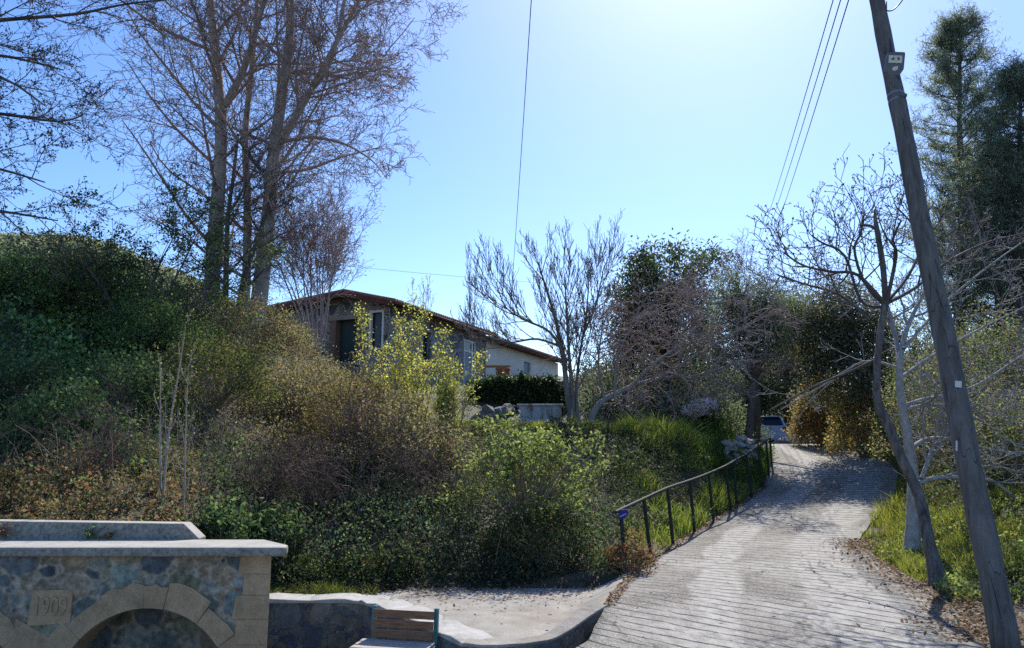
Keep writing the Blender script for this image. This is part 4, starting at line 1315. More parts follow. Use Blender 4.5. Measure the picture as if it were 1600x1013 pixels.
for px, row, d, rx, rz, lab, pal in ((390, 565, 20, 1.6, 1.6, 'olive brown bush below the thick plane trunks', TAN), (465, 630, 17.5, 1.4, 1.2, 'tawny bush on the slope under the gable of the stone house', TAN), (545, 690, 15.5, 1.4, 1.6, 'rusty tan bush on the mid slope left of the saplings', [(3, (.14, .09, .05)), (2, (.12, .10, .045)), (1, (.10, .10, .03))]),
                                     (330, 650, 15.5, 1.4, 1.6, 'mixed green and tan bush right of the pale saplings', [(2, (.10, .09, .04)), (2, (.07, .095, .03))]), (640, 740, 14.2, 1.1, 1.2, 'greyish tan bush low on the slope beside the bright green shrub', TAN),
                                     (450, 505, 23.5, .8, .9, 'small ochre leafed bush against the left edge of the house', TAN), (300, 480, 21, 1.4, 1.4, 'yellowish green bush at the right shoulder of the ivy mound', [(2, (.10, .12, .035)), (2, (.07, .09, .03))])):
    shrub('bush', lab, px, row, d, rx, rx * .8, rz, pal, int(190 * rx), 34, .06, .038, .15, 14, lift=.35, bark='straw', rough=.35)
for px, row, d, rx, rz, lab in ((95, 700, 12.4, .9, .9, 'fresh green leafy bush low on the bank above the fountain parapet'), (190, 630, 14.3, 1.0, 1.0, 'fresh green bush halfway up the ivy mound'), (30, 620, 14.2, .9, .9, 'green bush at the left edge halfway up the ivy mound'), (430, 830, 11.2, .45, .4, 'small fresh green bush above the right end of the fountain'), (345, 815, 10.4, .35, .35, 'lowest fresh green bush just behind the slanted parapet end')):
    shrub('bush', lab, px, row, d, rx, rx * .8, rz, [(3, (.07, .11, .05)), (2, (.10, .145, .06)), (1, (.055, .08, .04))], int(150 * rx), 22, .085, .05, .12, 14, lift=.45, rough=.5)
OLV = [(3, (.12, .14, .06)), (2, (.16, .165, .085)), (1, (.17, .12, .08)), (1, (.07, .09, .04))]
for px, row, d, rx, rz, lab in ((1490, 690, 16.5, 1.3, 2.3, 'olive green leafy bush straight behind the middle of the leaning pole'), (1575, 680, 17.5, 1.6, 3.0, 'tall olive bush under the dark pine near the right edge'), (1600, 760, 14.2, 1.3, 1.5, 'rounded green bush low by the right edge above the pipe rail'), (1450, 640, 20, 1.3, 2.6, 'dull olive bush behind the pale fig trunk')):
    shrub('bush', lab, px, row, d, rx, rx * .8, rz, OLV, int(190 * rx), 30, .065, .042, .16, 16, lift=.45, bark='straw', rough=.45)
for px, row, d, rx, rz, lab in ((50, 480, 18.5, 1.5, .9, 'dark ivy covered bush at the top of the mound by the left edge'), (150, 470, 18.3, 1.6, 1.5, 'tallest dark green bush on top of the ivy mound'), (235, 520, 17.5, 1.4, 1.2, 'dark bush on the right flank of the ivy mound')):
    shrub('bush', lab, px, row, d, rx, rx * .8, rz, [(3, (.07, .115, .05)), (2, (.10, .15, .06)), (1, (.16, .20, .07))], int(200 * rx), 34, .075, .05, .15, 12, lift=.4, bark='dark_bark', rough=.35)

# ---------------------------------------------------------------- stone house on the slope
HS = [(0, (.13, .14, .16)), (.2, (.24, .22, .195)), (.4, (.16, .165, .17)), (.6, (.30, .265, .21)), (.8, (.085, .09, .11))]
M['house_stone'] = rubble_mat('house_rubble', 1.7, 5.0, (.58, .55, .50), HS, 1.0, 1.3, .9, .035)
M['fascia'] = plain('red_brown_paint', (.12, .05, .04), .7, 0, .25, 3)
M['tile'] = plain('clay_tile', (.24, .14, .10), .8, 0, .35, 5, .3)
M['white_frame'] = plain('white_frame', (.78, .76, .72), .6, 0, .12, 6)
M['brick_trim'] = plain('brick_trim', (.22, .13, .095), .85, 0, .3, 8, .3)
M['cream'] = plain('cream_render', (.78, .70, .58), .85, 0, .10, 1.2, .15)
M['grey_render'] = plain('grey_render', (.30, .30, .28), .9, 0, .2, 1.6, .2)
M['lintel'] = plain('stone_lintel', (.30, .27, .22), .85, 0, .2, 5, .2)
t = NT('window_glass'); t.base((.015, .022, .035)); t.bsdf.inputs['Roughness'].default_value = .18; t.bsdf.inputs['Specular IOR Level'].default_value = .35; M['glass'] = t.m
M['door_paint'] = plain('grey_blue_door', (.20, .23, .27), .5, 0, .15, 3)
M['shutter'] = plain('dark_green_shutter', (.03, .055, .05), .6, 0, .2, 4)

c0 = P(609, 470, 30.0)
HZ = 4.9
hu = Vector((.391, .920, 0)).normalized(); hv = Vector((-hu.y, hu.x, 0))
EAVE = P(609, 474, 30.0).z
house = thing('stone_house', 'low rubble stone house with red brown eaves and a cream wing on the slope', 'house', (c0.x, c0.y, HZ))
HO = Vector((c0.x, c0.y, HZ))


def wall_open(origin, dirv, length, z0, top, openings, thick, inward, name, mat, parent, og):
    """wall panel with openings [(s0,s1,z0,z1)]; top may be a function of s"""
    ss = sorted(set([0, length] + [v for o_ in openings for v in o_[:2]] + list(np.linspace(0, length, 9)[1:-1])))
    zs = sorted(set([z0] + [v for o_ in openings for v in o_[2:]]))
    tf = top if callable(top) else (lambda s: top)
    mb = MB()

    def pt(s, z, k):
        q = origin + dirv * s + inward * (thick * k); return (q.x, q.y, z)
    for a, b in zip(ss[:-1], ss[1:]):
        m = (a + b) / 2
        for i in range(len(zs)):
            za = zs[i]; last = i == len(zs) - 1
            zb0, zb1 = (tf(a), tf(b)) if last else (zs[i + 1], zs[i + 1])
            zc = (za + min(zb0, zb1)) / 2
            if any(o_[0] < m < o_[1] and o_[2] < zc < o_[3] for o_ in openings): continue
            mb.add([pt(a, za, 0), pt(b, za, 0), pt(b, zb1, 0), pt(a, zb0, 0)], [(0, 1, 2, 3)])
            mb.add([pt(a, za, 1), pt(b, za, 1), pt(b, zb1, 1), pt(a, zb0, 1)], [(3, 2, 1, 0)])
    for (s0, s1, za, zb) in openings:
        mb.add([pt(s0, za, 0), pt(s1, za, 0), pt(s1, za, 1), pt(s0, za, 1)], [(0, 1, 2, 3)])
        mb.add([pt(s0, zb, 0), pt(s1, zb, 0), pt(s1, zb, 1), pt(s0, zb, 1)], [(3, 2, 1, 0)])
        mb.add([pt(s0, za, 0), pt(s0, zb, 0), pt(s0, zb, 1), pt(s0, za, 1)], [(3, 2, 1, 0)])
        mb.add([pt(s1, za, 0), pt(s1, zb, 0), pt(s1, zb, 1), pt(s1, za, 1)], [(0, 1, 2, 3)])
    return mb.build(name, mat, parent, origin=og)


def hb(o_, d, inw, s0, s1, z0, z1, k0, k1):
    """box on a wall: s along, z up, k depth inward"""
    vs = []
    for k in (k0, k1):
        for s, z in ((s0, z0), (s1, z0), (s1, z1), (s0, z1)):
            q = o_ + d * s + inw * k; vs.append((q.x, q.y, z))
    return vs, [(0, 1, 2, 3), (7, 6, 5, 4), (0, 4, 5, 1), (1, 5, 6, 2), (2, 6, 7, 3), (3, 7, 4, 0)]


H0 = Vector((c0.x, c0.y, 0))
HL, HWD = 9.4, 6.5
ridge_s, rise = 1.9, .46
def gable(s): return EAVE + (rise * s / ridge_s if s < ridge_s else rise - .10 * (s - ridge_s))
door = (6.85, 8.2, HZ - .4, EAVE - .55)
# the long front looks to the right, the gable front looks to the left of the camera
wall_open(H0, hu, HL, HZ - 1.5, EAVE, [door, (2.6, 3.5, EAVE - 2.0, EAVE - .75)], .4, hv, 'front_wall', M['house_stone'], house, HO)
wins = [(1.55, 2.65, EAVE - 2.35, EAVE - .55), (.25, .95, EAVE - 1.9, EAVE - .25)]
wall_open(H0, hv, HWD, HZ - 1.5, gable, wins, .4, hu, 'gable_wall', M['house_stone'], house, HO)
wall_open(H0 + hv * HWD, hu, HL, HZ - 1.5, gable(HWD), [], .4, -hv, 'rear_wall', M['house_stone'], house, HO)
# openings: frames, glass, lintels
mb = MB()
for s0, s1, a, b_ in ((door[0], door[0] + .1, door[2], door[3]), (door[1] - .42, door[1] - .3, door[2], door[3]), (door[1] - .1, door[1], door[2], door[3])):
    mb.add(*hb(H0, hu, hv, s0, s1, a, b_, .02, .14))
for z in (door[3] - .09, door[3] - .62):
    mb.add(*hb(H0, hu, hv, door[0] + .1, door[1] - .1, z, z + .09, .03, .13))
fr = mb.build('door_frame', M['white_frame'], house, origin=HO)
mb = MB(); mb.add(*hb(H0, hu, hv, door[0] + .1, door[1] - .42, door[2], door[3] - .62, .06, .11)); mb.build('door', M['door_paint'], fr, origin=HO)
mb = MB(); mb.add(*hb(H0, hu, hv, door[0] + .1, door[1] - .1, door[3] - .53, door[3] - .09, .07, .09)); mb.add(*hb(H0, hu, hv, door[1] - .3, door[1] - .1, door[2], door[3] - .62, .07, .09)); mb.build('pane', M['glass'], fr, origin=HO)
w0 = wins[0]
mb = MB(); mb.add(*hb(H0, hv, hu, w0[0] + .003, w0[1] - .003, w0[2] + .003, w0[3] - .003, .30, .36)); win = mb.build('window', M['shutter'], house, origin=HO)
mb = MB()
mb.add(*hb(H0, hv, hu, w0[0] - .2, w0[0] + .02, w0[2], w0[3], -.03, .3)); mb.add(*hb(H0, hv, hu, w0[1] - .02, w0[1] + .28, w0[2], w0[3], -.03, .3))
mb.build('jamb', M['brick_trim'], win, origin=HO)
mb = MB(); mb.add(*hb(H0, hv, hu, w0[0] - .3, w0[1] + .35, w0[3] + .003, w0[3] + .2, -.05, .2)); mb.build('lintel', M['lintel'], win, origin=HO)
mb = MB(); mb.add(*hb(H0, hv, hu, w0[0] - .25, w0[1] + .3, w0[2] - .15, w0[2] - .003, -.07, .2)); mb.build('sill', M['lintel'], win, origin=HO)
w1 = wins[1]
mb = MB(); mb.add(*hb(H0, hv, hu, w1[0] + .003, w1[1] - .003, w1[2] + .003, w1[3] - .003, .12, .14)); win = mb.build('window', M['glass'], house, origin=HO)
mb = MB()
for s0, s1, a, b_ in ((w1[0], w1[0] + .08, w1[2], w1[3]), (w1[1] - .09, w1[1], w1[2], w1[3]), (w1[0] + .08, w1[1] - .09, w1[3] - .1, w1[3]), (w1[0] + .08, w1[1] - .09, w1[2], w1[2] + .06)):
    mb.add(*hb(H0, hv, hu, s0, s1, a, b_, -.04, .10))
mb.build('frame', M['white_frame'], win, origin=HO)
mb = MB(); mb.add(*hb(H0, hu, hv, 2.603, 3.497, EAVE - 1.997, EAVE - .753, .2, .22)); win = mb.build('window', M['glass'], house, origin=HO)
mb = MB(); mb.add(*hb(H0, hu, hv, 2.45, 3.65, EAVE - .748, EAVE - .58, -.03, .2)); mb.build('lintel', M['lintel'], win, origin=HO)
# pale render on the plinth near the corner
mb = MB(); mb.add(*hb(H0, hv, hu, -.02, 1.35, HZ - 1.6, EAVE - 2.05, -.045, -.002)); mb.add(*hb(H0, hu, hv, -.045, 1.6, HZ - 1.6, EAVE - 2.2, -.045, -.002))
mb.build('plinth', M['grey_render'], house, origin=HO)
# roof: slabs, fascia, clay tiles along the slope
OH = .55
def rp(s, t_, k=0.0):     # s along hv (across), t_ along hu
    q = H0 + hv * s + hu * t_
    return (q.x, q.y, gable(s) + k)
mb = MB()
for sa, sb in ((-OH, ridge_s), (ridge_s, HWD + OH)):
    vs = [rp(sa, -.6, .02), rp(sb, -.6, .02), rp(sb, HL + .3, .02), rp(sa, HL + .3, .02), rp(sa, -.6, .10), rp(sb, -.6, .10), rp(sb, HL + .3, .10), rp(sa, HL + .3, .10)]
    mb.add(vs, [(0, 1, 2, 3), (7, 6, 5, 4), (0, 4, 5, 1), (1, 5, 6, 2), (2, 6, 7, 3), (3, 7, 4, 0)])
roof = mb.build('roof', M['fascia'], house, origin=HO)
mb = MB()
tt = -.55
while tt < HL + .25:
    mb.tube([rp(-OH - .07, tt, .115), rp(.7, tt, .115), rp(ridge_s, tt, .12)], [.085, .085, .085], 7)
    mb.tube([rp(ridge_s, tt, .12), rp(HWD + OH, tt, .115)], [.085, .085], 6)
    tt += .205
mb.build('tiles', M['tile'], roof, origin=HO, smooth=True)
mb = MB(); mb.tube([rp(-OH - .10, -.6, .02), rp(-OH - .10, HL + .3, .02)], [.055, .055], 8); mb.build('gutter', M['fascia'], roof, origin=HO, smooth=True)
mb = MB()
for sa, sb in ((-OH, ridge_s), (ridge_s, HWD + OH)):
    q = [rp(sa, -.62, -.13), rp(sb, -.62, -.13), rp(sb, -.62, .09), rp(sa, -.62, .09), rp(sa, -.605, -.13), rp(sb, -.605, -.13), rp(sb, -.605, .09), rp(sa, -.605, .09)]
    mb.add(q, [(0, 1, 2, 3), (7, 6, 5, 4), (0, 4, 5, 1), (1, 5, 6, 2), (2, 6, 7, 3), (3, 7, 4, 0)])
mb.build('fascia', M['fascia'], roof, origin=HO)
# cream wing
W0 = H0 + hu * HL - hv * .0
WE = EAVE - .32
wing = [(.9, 1.9, HZ - .1, WE - .5), (4.2, 5.2, HZ + .4, WE - .7)]
wo = wall_open(W0 + hu * .02 + hv * .05, hu, 11.5, HZ - 1.2, WE, [(5.4, 6.5, HZ - .1, WE - .5)], .3, hv, 'wing_wall', M['cream'], house, HO)
mb = MB(); mb.add(*hb(W0 + hv * .05, hu, hv, 5.42, 6.52, HZ - .1, WE - .5, .1, .15)); mb.build('shutter_door', M['door_paint'], wo, origin=HO)
mb = MB()
q = [W0 - hv * .5, W0 + hu * 11.8 - hv * .5, W0 + hu * 11.8 + hv * 5.5, W0 + hv * 5.5]
zz = [WE, WE, WE + .75, WE + .75]
mb.add([(p.x, p.y, z) for p, z in zip(q, zz)] + [(p.x, p.y, z + .12) for p, z in zip(q, zz)], [(0, 1, 2, 3), (7, 6, 5, 4), (0, 4, 5, 1), (1, 5, 6, 2), (2, 6, 7, 3), (3, 7, 4, 0)])
wr = mb.build('wing_roof', M['fascia'], house, origin=HO)
mb = MB()
for k in range(56):
    a = W0 + hu * (.1 + k * .207) - hv * .57; b_ = a + hv * 6.0
    mb.tube([(a.x, a.y, WE + .13), (b_.x, b_.y, WE + .88)], [.085, .085], 6)
mb.build('wing_tiles', M['tile'], wr, origin=HO, smooth=True)

# terrace wall in front of the wing, overgrown with ivy; pot and table on it
M['terrace_stone'] = rubble_mat('terrace_rubble', 2.4, 7, (.13, .125, .11), [(p, tuple(x * .8 for x in c)) for p, c in HS], 1, 1.2, 1.0)
ta, tb_ = P(735, 594, 26.5), P(885, 594, 25.5)
tw = thing('terrace_wall', 'ivy grown stone terrace wall under the cream wing', 'wall', (ta.x, ta.y, 2.6))
ribbon_wall('t', [ta, ta.lerp(tb_, .35) + Vector((0, -.1, 0)), ta.lerp(tb_, .7), tb_], 2.3, [ta.z - .08, ta.z - .02, tb_.z, tb_.z - .05], .5, None).build('masonry', M['terrace_stone'], tw, origin=tw.location)
n = 2600
s = rng.random(n)
cen = np.array(ta)[None] * (1 - s)[:, None] + np.array(tb_)[None] * s[:, None]
rag = np.array([-.05 + .30 * mnoise.noise((a * 1.3, 0, 5)) + .16 * mnoise.noise((a * 4.1, 0, 9)) for a in cen[:, 0]])
cen[:, 2] = rng.uniform(0, 1, n) ** .6 * (cen[:, 2] - 2.9 + rag) + 2.95; cen[:, 1] -= rng.uniform(.0, .28, n)
keep = np.array([mnoise.noise(Vector(c) * .9) for c in cen]) + (cen[:, 2] - 3.6) * .35 > -.25
cen = cen[keep]
leaves_at('ivy', cen, .09, 5, .11, .085, [(3, (.03, .05, .022)), (2, (.045, .07, .03)), (1, (.08, .10, .04))], M['leaf_gloss'], tw, tw.location)
M['terracotta'] = plain('terracotta', (.36, .16, .09), .8, 0, .15, 6)
pp = P(786, 594, 27.2)
mb = MB()
prof = [(.0, 0), (.17, 0), (.24, .36), (.28, .37), (.28, .44), (.23, .44), (.21, .40), (0, .40)]
vs, fs = [], []
for i in range(20):
    a = i * 2 * math.pi / 20
    vs += [(pp.x + r * math.cos(a), pp.y + r * math.sin(a), pp.z + z) for r, z in prof]
m_ = len(prof)
fs = [(i * m_ + k, ((i + 1) % 20) * m_ + k, ((i + 1) % 20) * m_ + k + 1, i * m_ + k + 1) for i in range(20) for k in range(m_ - 1)]
mb.add(vs, fs)
tag(mb.build('flower_pot', M['terracotta'], None, smooth=True, origin=pp), 'round terracotta pot standing on the terrace under the cream wall', 'pot')
tp_ = P(775, 592, 28.3)
to_ = thing('garden_table', 'small pale wooden table on the terrace behind the terracotta pot', 'table', (tp_.x, tp_.y, tp_.z))
M['pale_wood'] = plain('pale_wood', (.38, .30, .22), .7, 0, .2, 5)
mb = MB(); mb.box((tp_.x, tp_.y, tp_.z + .48), (1.1, .6, .05)); mb.build('table_top', M['pale_wood'], to_, origin=tp_, bevel=.006)
for sx in (-1, 1):
    for sy in (-1, 1):
        mb = MB(); mb.box((tp_.x + sx * .48, tp_.y + sy * .24, tp_.z + .225), (.06, .06, .45)); mb.build('leg', M['pale_wood'], to_, origin=tp_)

# rusty whitish metal tank at the foot of the terrace wall
t = NT('rusty_white_metal')
vv = t.mapped((1, 1, .25))
c = t.mix(t.ramp(t.noise(5, 6, .7, vv), [(.5, 0.0), (.62, .9)]), (.36, .39, .42), (.13, .075, .05))
t.base(t.mix(.5, c, t.ramp(t.noise(3, 4), [(.3, .65), (.7, 1.2)]), 'MULTIPLY')); t.bsdf.inputs['Roughness'].default_value = .55
M['tank'] = t.m
q0, q1 = P(811, 668, 21.6), P(877, 634, 21.6)
zb = gz((q0.x + q1.x) / 2, 21.9) - .05
tk = thing('metal_tank', 'rust streaked whitish metal tank on the grass below the terrace wall', 'tank', ((q0.x + q1.x) / 2, 21.9, zb))
mb = MB(); mb.box(((q0.x + q1.x) / 2, 22.0, (zb + q1.z) / 2), (q1.x - q0.x, .8, q1.z - zb))
for k in range(3): mb.box((q0.x + (q1.x - q0.x) * (.28 + .25 * k), 21.595, (zb + q1.z) / 2), (.03, .02, q1.z - zb - .1))
mb.build('body', M['tank'], tk, origin=tk.location, bevel=.02)
mb = MB(); mb.box(((q0.x + q1.x) / 2, 22.0, q1.z + .02), (q1.x - q0.x + .12, .92, .05)); mb.build('lid', M['tank'], tk, origin=tk.location, bevel=.01)


# ---- stones
def boulder(p, r, seed, sq=(1, .8, .7)):
    """angular broken rock: hull of scattered points, edges worn"""
    import bmesh
    g = np.random.default_rng(seed * 13 + 1)
    bm = bmesh.new()
    for q in g.normal(size=(26, 3)):
        q = q / np.linalg.norm(q) * g.uniform(.78, 1.08)
        bm.verts.new((q[0] * sq[0] * r, q[1] * sq[1] * r, q[2] * sq[2] * r))
    h = bmesh.ops.convex_hull(bm, input=bm.verts)
    bmesh.ops.delete(bm, geom=[v for v in bm.verts if not v.link_faces], context='VERTS')
    bmesh.ops.bevel(bm, geom=list(bm.edges), offset=.06 * r, segments=2, profile=.6, affect='EDGES', clamp_overlap=True)
    me = bpy.data.meshes.new('stone'); bm.to_mesh(me); bm.free()
    return me


M['pale_stone'] = plain('pale_stone', (.30, .285, .26), .85, 0, .35, 4, .6)
M['grey_stone'] = plain('grey_stone', (.16, .16, .165), .85, 0, .35, 4, .6)


def stone_pile(label, spots, mat, name='dry_stone_wall', cat='wall'):
    p0 = Vector(spots[0][0])
    o = thing(name, label, cat, p0)
    for i, (p, r) in enumerate(spots):
        s_ = link('stone', boulder(p, r, i + len(label), (R.uniform(.9, 1.4), .8, R.uniform(.6, .85))), mat, o)
        s_.location = Vector(p) - p0
        s_.rotation_euler = (R.uniform(-.3, .3), R.uniform(-.3, .3), R.uniform(0, 3))
    return o


sp = []
for k in range(34):
    px = R.uniform(1132, 1182); row = R.uniform(676, 722) + (px - 1132) * .15
    d = 21.6 + (px - 1132) * .02 + R.uniform(-.1, .1) - (row - 676) * .012
    sp.append((P(px, row, d), R.uniform(.08, .19)))
stone_pile('end of a dry stone wall of whitish rocks on the grass bank by the top of the railing', sp, M['pale_stone'])
sp = []
for k in range(16):
    px = R.uniform(752, 806); row = R.uniform(636, 668)
    sp.append((P(px, row, 22.2 + R.uniform(-.2, .3)), R.uniform(.18, .34)))
stone_pile('dark heap of rough stones left of the rusty whitish tank', sp, M['grey_stone'], 'stone_heap', 'stone heap')
q = P(1277, 688, 29.5)
o = link('boulder', boulder(q, .38, 3), M['grey_stone']); o.location = (q.x, q.y, gz(q.x, q.y) + .1); tag(o, 'grey boulder at the road bend under the rust coloured shrub', 'boulder')
q = P(1245, 693, 31.5)
o = link('boulder', boulder(q, .75, 8, (1.5, .8, .4)), M['grey_stone']); o.location = (q.x, q.y, float(road_z(q.y)) + .05); tag(o, 'low flat rock slab beside the parked car', 'boulder')

# ---- whitish sheet thrown over a heap above the bank
import bmesh
M['sheet'] = plain('whitish_sheet', (.62, .57, .59), .6, 0, .2, 3, .4)
q = P(1093, 638, 24.5)
zb = gz(q.x, q.y)
bm = bmesh.new(); bmesh.ops.create_icosphere(bm, subdivisions=5, radius=1)
for v in bm.verts:
    c = v.co.copy(); a = math.atan2(c.y, c.x)
    fold = .13 * math.sin(a * 8 + 3 * mnoise.noise(c * 1.5)) * (1 - abs(c.z)) + .16 * mnoise.noise(c * 2.2) + .05 * mnoise.noise(c * 6)
    c = c * (1 + fold)
    v.co = Vector((c.x * .56, c.y * .45, max(c.z, -.9) * .31 + .12 * c.x))
me = bpy.data.meshes.new('sheet'); bm.to_mesh(me); bm.free()
me.polygons.foreach_set('use_smooth', [True] * len(me.polygons))
o = link('covered_heap', me, M['sheet']); o.location = (q.x, q.y, max(zb + .3, q.z)); tag(o, 'heap under a crumpled whitish sheet above the grass bank left of the car', 'covered heap')
HEAPZ = o.location.z

# ---------------------------------------------------------------- parked car
t = NT('silver_paint'); t.base((.48, .51, .58)); t.bsdf.inputs['Metallic'].default_value = .1; t.bsdf.inputs['Roughness'].default_value = .32; t.bsdf.inputs['Coat Weight'].default_value = .5; M['silver'] = t.m
t = NT('black_plastic'); t.base((.025, .026, .03)); t.bsdf.inputs['Roughness'].default_value = .55; M['black'] = t.m
t = NT('tail_light'); t.base((.22, .015, .02)); t.bsdf.inputs['Roughness'].default_value = .15; M['tail'] = t.m
t = NT('rubber'); t.base((.02, .02, .02)); t.bsdf.inputs['Roughness'].default_value = .85; M['rubber'] = t.m
M['plate'] = plain('number_plate', (.65, .65, .6), .5, 0, .05)
cq = P(1205, 694, 35.0); cz = float(road_z(35.0)) + .01
car = thing('parked_car', 'silver hatchback seen from behind, parked beyond the crest of the road', 'car', (cq.x, cq.y, cz), RAD(-6))
# body: sections across y (length, rear at 0), half widths by height
secs = []   # y, floor, belt z, roof z, half belt, half roof
for y, fl, bz, rz, hbw, hrw in ((0, .42, .90, .95, .72, .60), (.10, .27, .96, 1.02, .83, .70), (.30, .22, .98, 1.40, .86, .60), (.75, .20, .98, 1.47, .87, .60), (1.7, .20, .97, 1.50, .88, .61), (2.5, .20, .95, 1.42, .87, .58), (3.1, .20, .93, 1.02, .86, .62), (3.7, .22, .85, .88, .83, .66), (4.0, .35, .68, .70, .70, .60)):
    secs.append([(-hbw * .93, fl), (-hbw, fl + .22), (-hbw, bz - .12), (-hbw * .97, bz), (-hrw, rz - .06), (-hrw * .85, rz), (hrw * .85, rz), (hrw, rz - .06), (hbw * .97, bz), (hbw, bz - .12), (hbw, fl + .22), (hbw * .93, fl)])
ysec = [0, .10, .30, .75, 1.7, 2.5, 3.1, 3.7, 4.0]
mb = MB(); vs = []
for y, s_ in zip(ysec, secs): vs += [(x, y, z) for x, z in s_]
m_ = 12; fs = []
for i in range(len(secs) - 1):
    for k in range(m_):
        fs.append((i * m_ + k, i * m_ + (k + 1) % m_, (i + 1) * m_ + (k + 1) % m_, (i + 1) * m_ + k))
fs += [tuple(range(m_)), tuple(range(len(secs) * m_ - 1, (len(secs) - 1) * m_ - 1, -1))]
mb.add(vs, fs)
body = mb.build('body', M['silver'], car, smooth=False, bevel=.03)
mb = MB(); mb.add([(-.62, .06, 1.005), (.62, .06, 1.005), (.53, .255, 1.38), (-.53, .255, 1.38), (-.60, .14, 1.0), (.60, .14, 1.0), (.50, .32, 1.35), (-.50, .32, 1.35)], [(0, 1, 2, 3), (7, 6, 5, 4), (0, 4, 5, 1), (1, 5, 6, 2), (2, 6, 7, 3), (3, 7, 4, 0)])
mb.build('rear_window', M['glass'], car)
mb = MB(); mb.box((0, .22, 1.425), (1.06, .26, .035)); mb.build('spoiler', M['silver'], car, bevel=.012)
for sx in (-1, 1):
    mb = MB(); mb.box((sx * .70, .035, .87), (.24, .12, .15), rz=sx * .35); mb.build('tail_light', M['tail'], car, bevel=.03)
    mb = MB(); mb.box((sx * .76, 1.6, 1.19), (.02, 1.7, .26), ry=-sx * .5); mb.build('side_window', M['glass'], car)
    for y in (.72, 3.15):
        w = thing('wheel', None, None); w.parent = car; w.location = (sx * .79, y, .30)
        mb = MB()
        prof = [(.30, -.10), (.315, -.07), (.315, .07), (.30, .10), (.20, .10), (.20, -.10)]
        v_, f_ = [], []
        for i in range(24):
            a = i * 2 * math.pi / 24
            v_ += [(h, r * math.cos(a), r * math.sin(a)) for r, h in prof]
        f_ = [(i * 6 + k, i * 6 + (k + 1) % 6, ((i + 1) % 24) * 6 + (k + 1) % 6, ((i + 1) % 24) * 6 + k) for i in range(24) for k in range(6)]
        mb.add(v_, f_); mb.build('tyre', M['rubber'], w)
        mb = MB(); mb.tube([(-.07, 0, 0), (.07, 0, 0), (.085, 0, 0)], [.2, .2, .14], 16); mb.build('rim', M['silver'], w)
mb = MB(); mb.box((0, -.02, .46), (1.56, .16, .30)); mb.build('bumper', M['silver'], car, bevel=.05)
mb = MB(); mb.box((0, -.03, .27), (1.30, .12, .12)); mb.build('bumper_skirt', M['black'], car, bevel=.02)
mb = MB(); mb.box((0, -.01, .665), (.5, .03, .11)); mb.build('number_plate', M['plate'], car)
mb = MB(); mb.tube([(0, .03, .84), (0, -.005, .84)], [.055, .05], 20); mb.build('emblem', M['black'], car)

# ---------------------------------------------------------------- railing beside the road
t = NT('dark_green_iron'); t.base(t.ramp(t.noise(20, 4), [(.3, (.012, .016, .015)), (.7, (.035, .035, .03))])); t.bsdf.inputs['Roughness'].default_value = .7; M['iron'] = t.m
RP = [((970, 798), (978, 888), 11.3), ((1006, 781), (1018, 864), 12.4), ((1043, 764), (1053, 853), 13.4), ((1078, 752), (1086, 826), 14.7), ((1107, 741), (1116, 810), 16.0), ((1134, 729), (1143, 800), 17.0),
      ((1146, 722), (1152, 792), 17.6), ((1166, 711), (1176, 778), 18.5), ((1184, 700), (1193, 762), 19.6), ((1197, 690), (1202, 744), 21.0), ((1203, 684), (1207, 736), 22.2)]
rl = thing('railing', 'dark iron handrail on slightly leaning posts along the left road edge', 'railing')
tops = []
for i, (a, b_, d) in enumerate(RP):
    tp2 = P(*a, d); bt = P(*b_, d)
    bt.z = min(bt.z, gz(bt.x, bt.y)) - .15
    if i == 0: rl.location = bt
    mb = MB(); mb.tube([bt, tp2], [.030, .030], 8); mb.build('post', M['iron'], rl, origin=rl.location, smooth=False)
    tops.append(tp2 + Vector((0, 0, .012)))
tops = [tops[0] + (tops[0] - tops[1]) * .22] + tops
hp = resample(tops, 3)
mb = MB(); mb.tube(hp, [.028] * len(hp), 8); mb.build('handrail', M['iron'], rl, origin=rl.location, smooth=True)
t = NT('blue_sign'); t.base((.012, .014, .22)); t.bsdf.inputs['Roughness'].default_value = .35; M['blue'] = t.m
M['white_mark'] = plain('white_lettering', (.62, .62, .8), .5, 0, .05)
s0, s1 = P(966, 796, 11.22), P(979, 811, 11.22)
sg = thing('sign', 'small blue plate with a faint pale scribbled word on the first railing post', 'sign', (s0.x, 11.2, s1.z))
cx, cz_ = (s0.x + s1.x) / 2 + .01, (s0.z + s1.z) / 2
mb = MB(); mb.prism([(cx - .065, cz_ - .075), (cx + .045, cz_ - .055), (cx + .075, cz_ + .0), (cx + .07, cz_ + .07), (cx - .065, cz_ + .055)], 11.225, 11.235, lambda u, v, h: (u, h, v))
mb.build('plate', M['blue'], sg, origin=sg.location, bevel=.003)
mb = MB()
for k, (u, v) in enumerate(((-.045, -.035), (-.03, -.028), (-.018, -.022), (-.004, -.018), (.010, -.010), (.024, -.006), (.036, .002))):
    mb.tube([(cx + u - .004, 11.221, cz_ + v - .010), (cx + u + .003, 11.221, cz_ + v + .010), (cx + u + .009, 11.221, cz_ + v - .006)], [.0035] * 3, 5)
mb.build('lettering', M['white_mark'], sg, origin=sg.location)

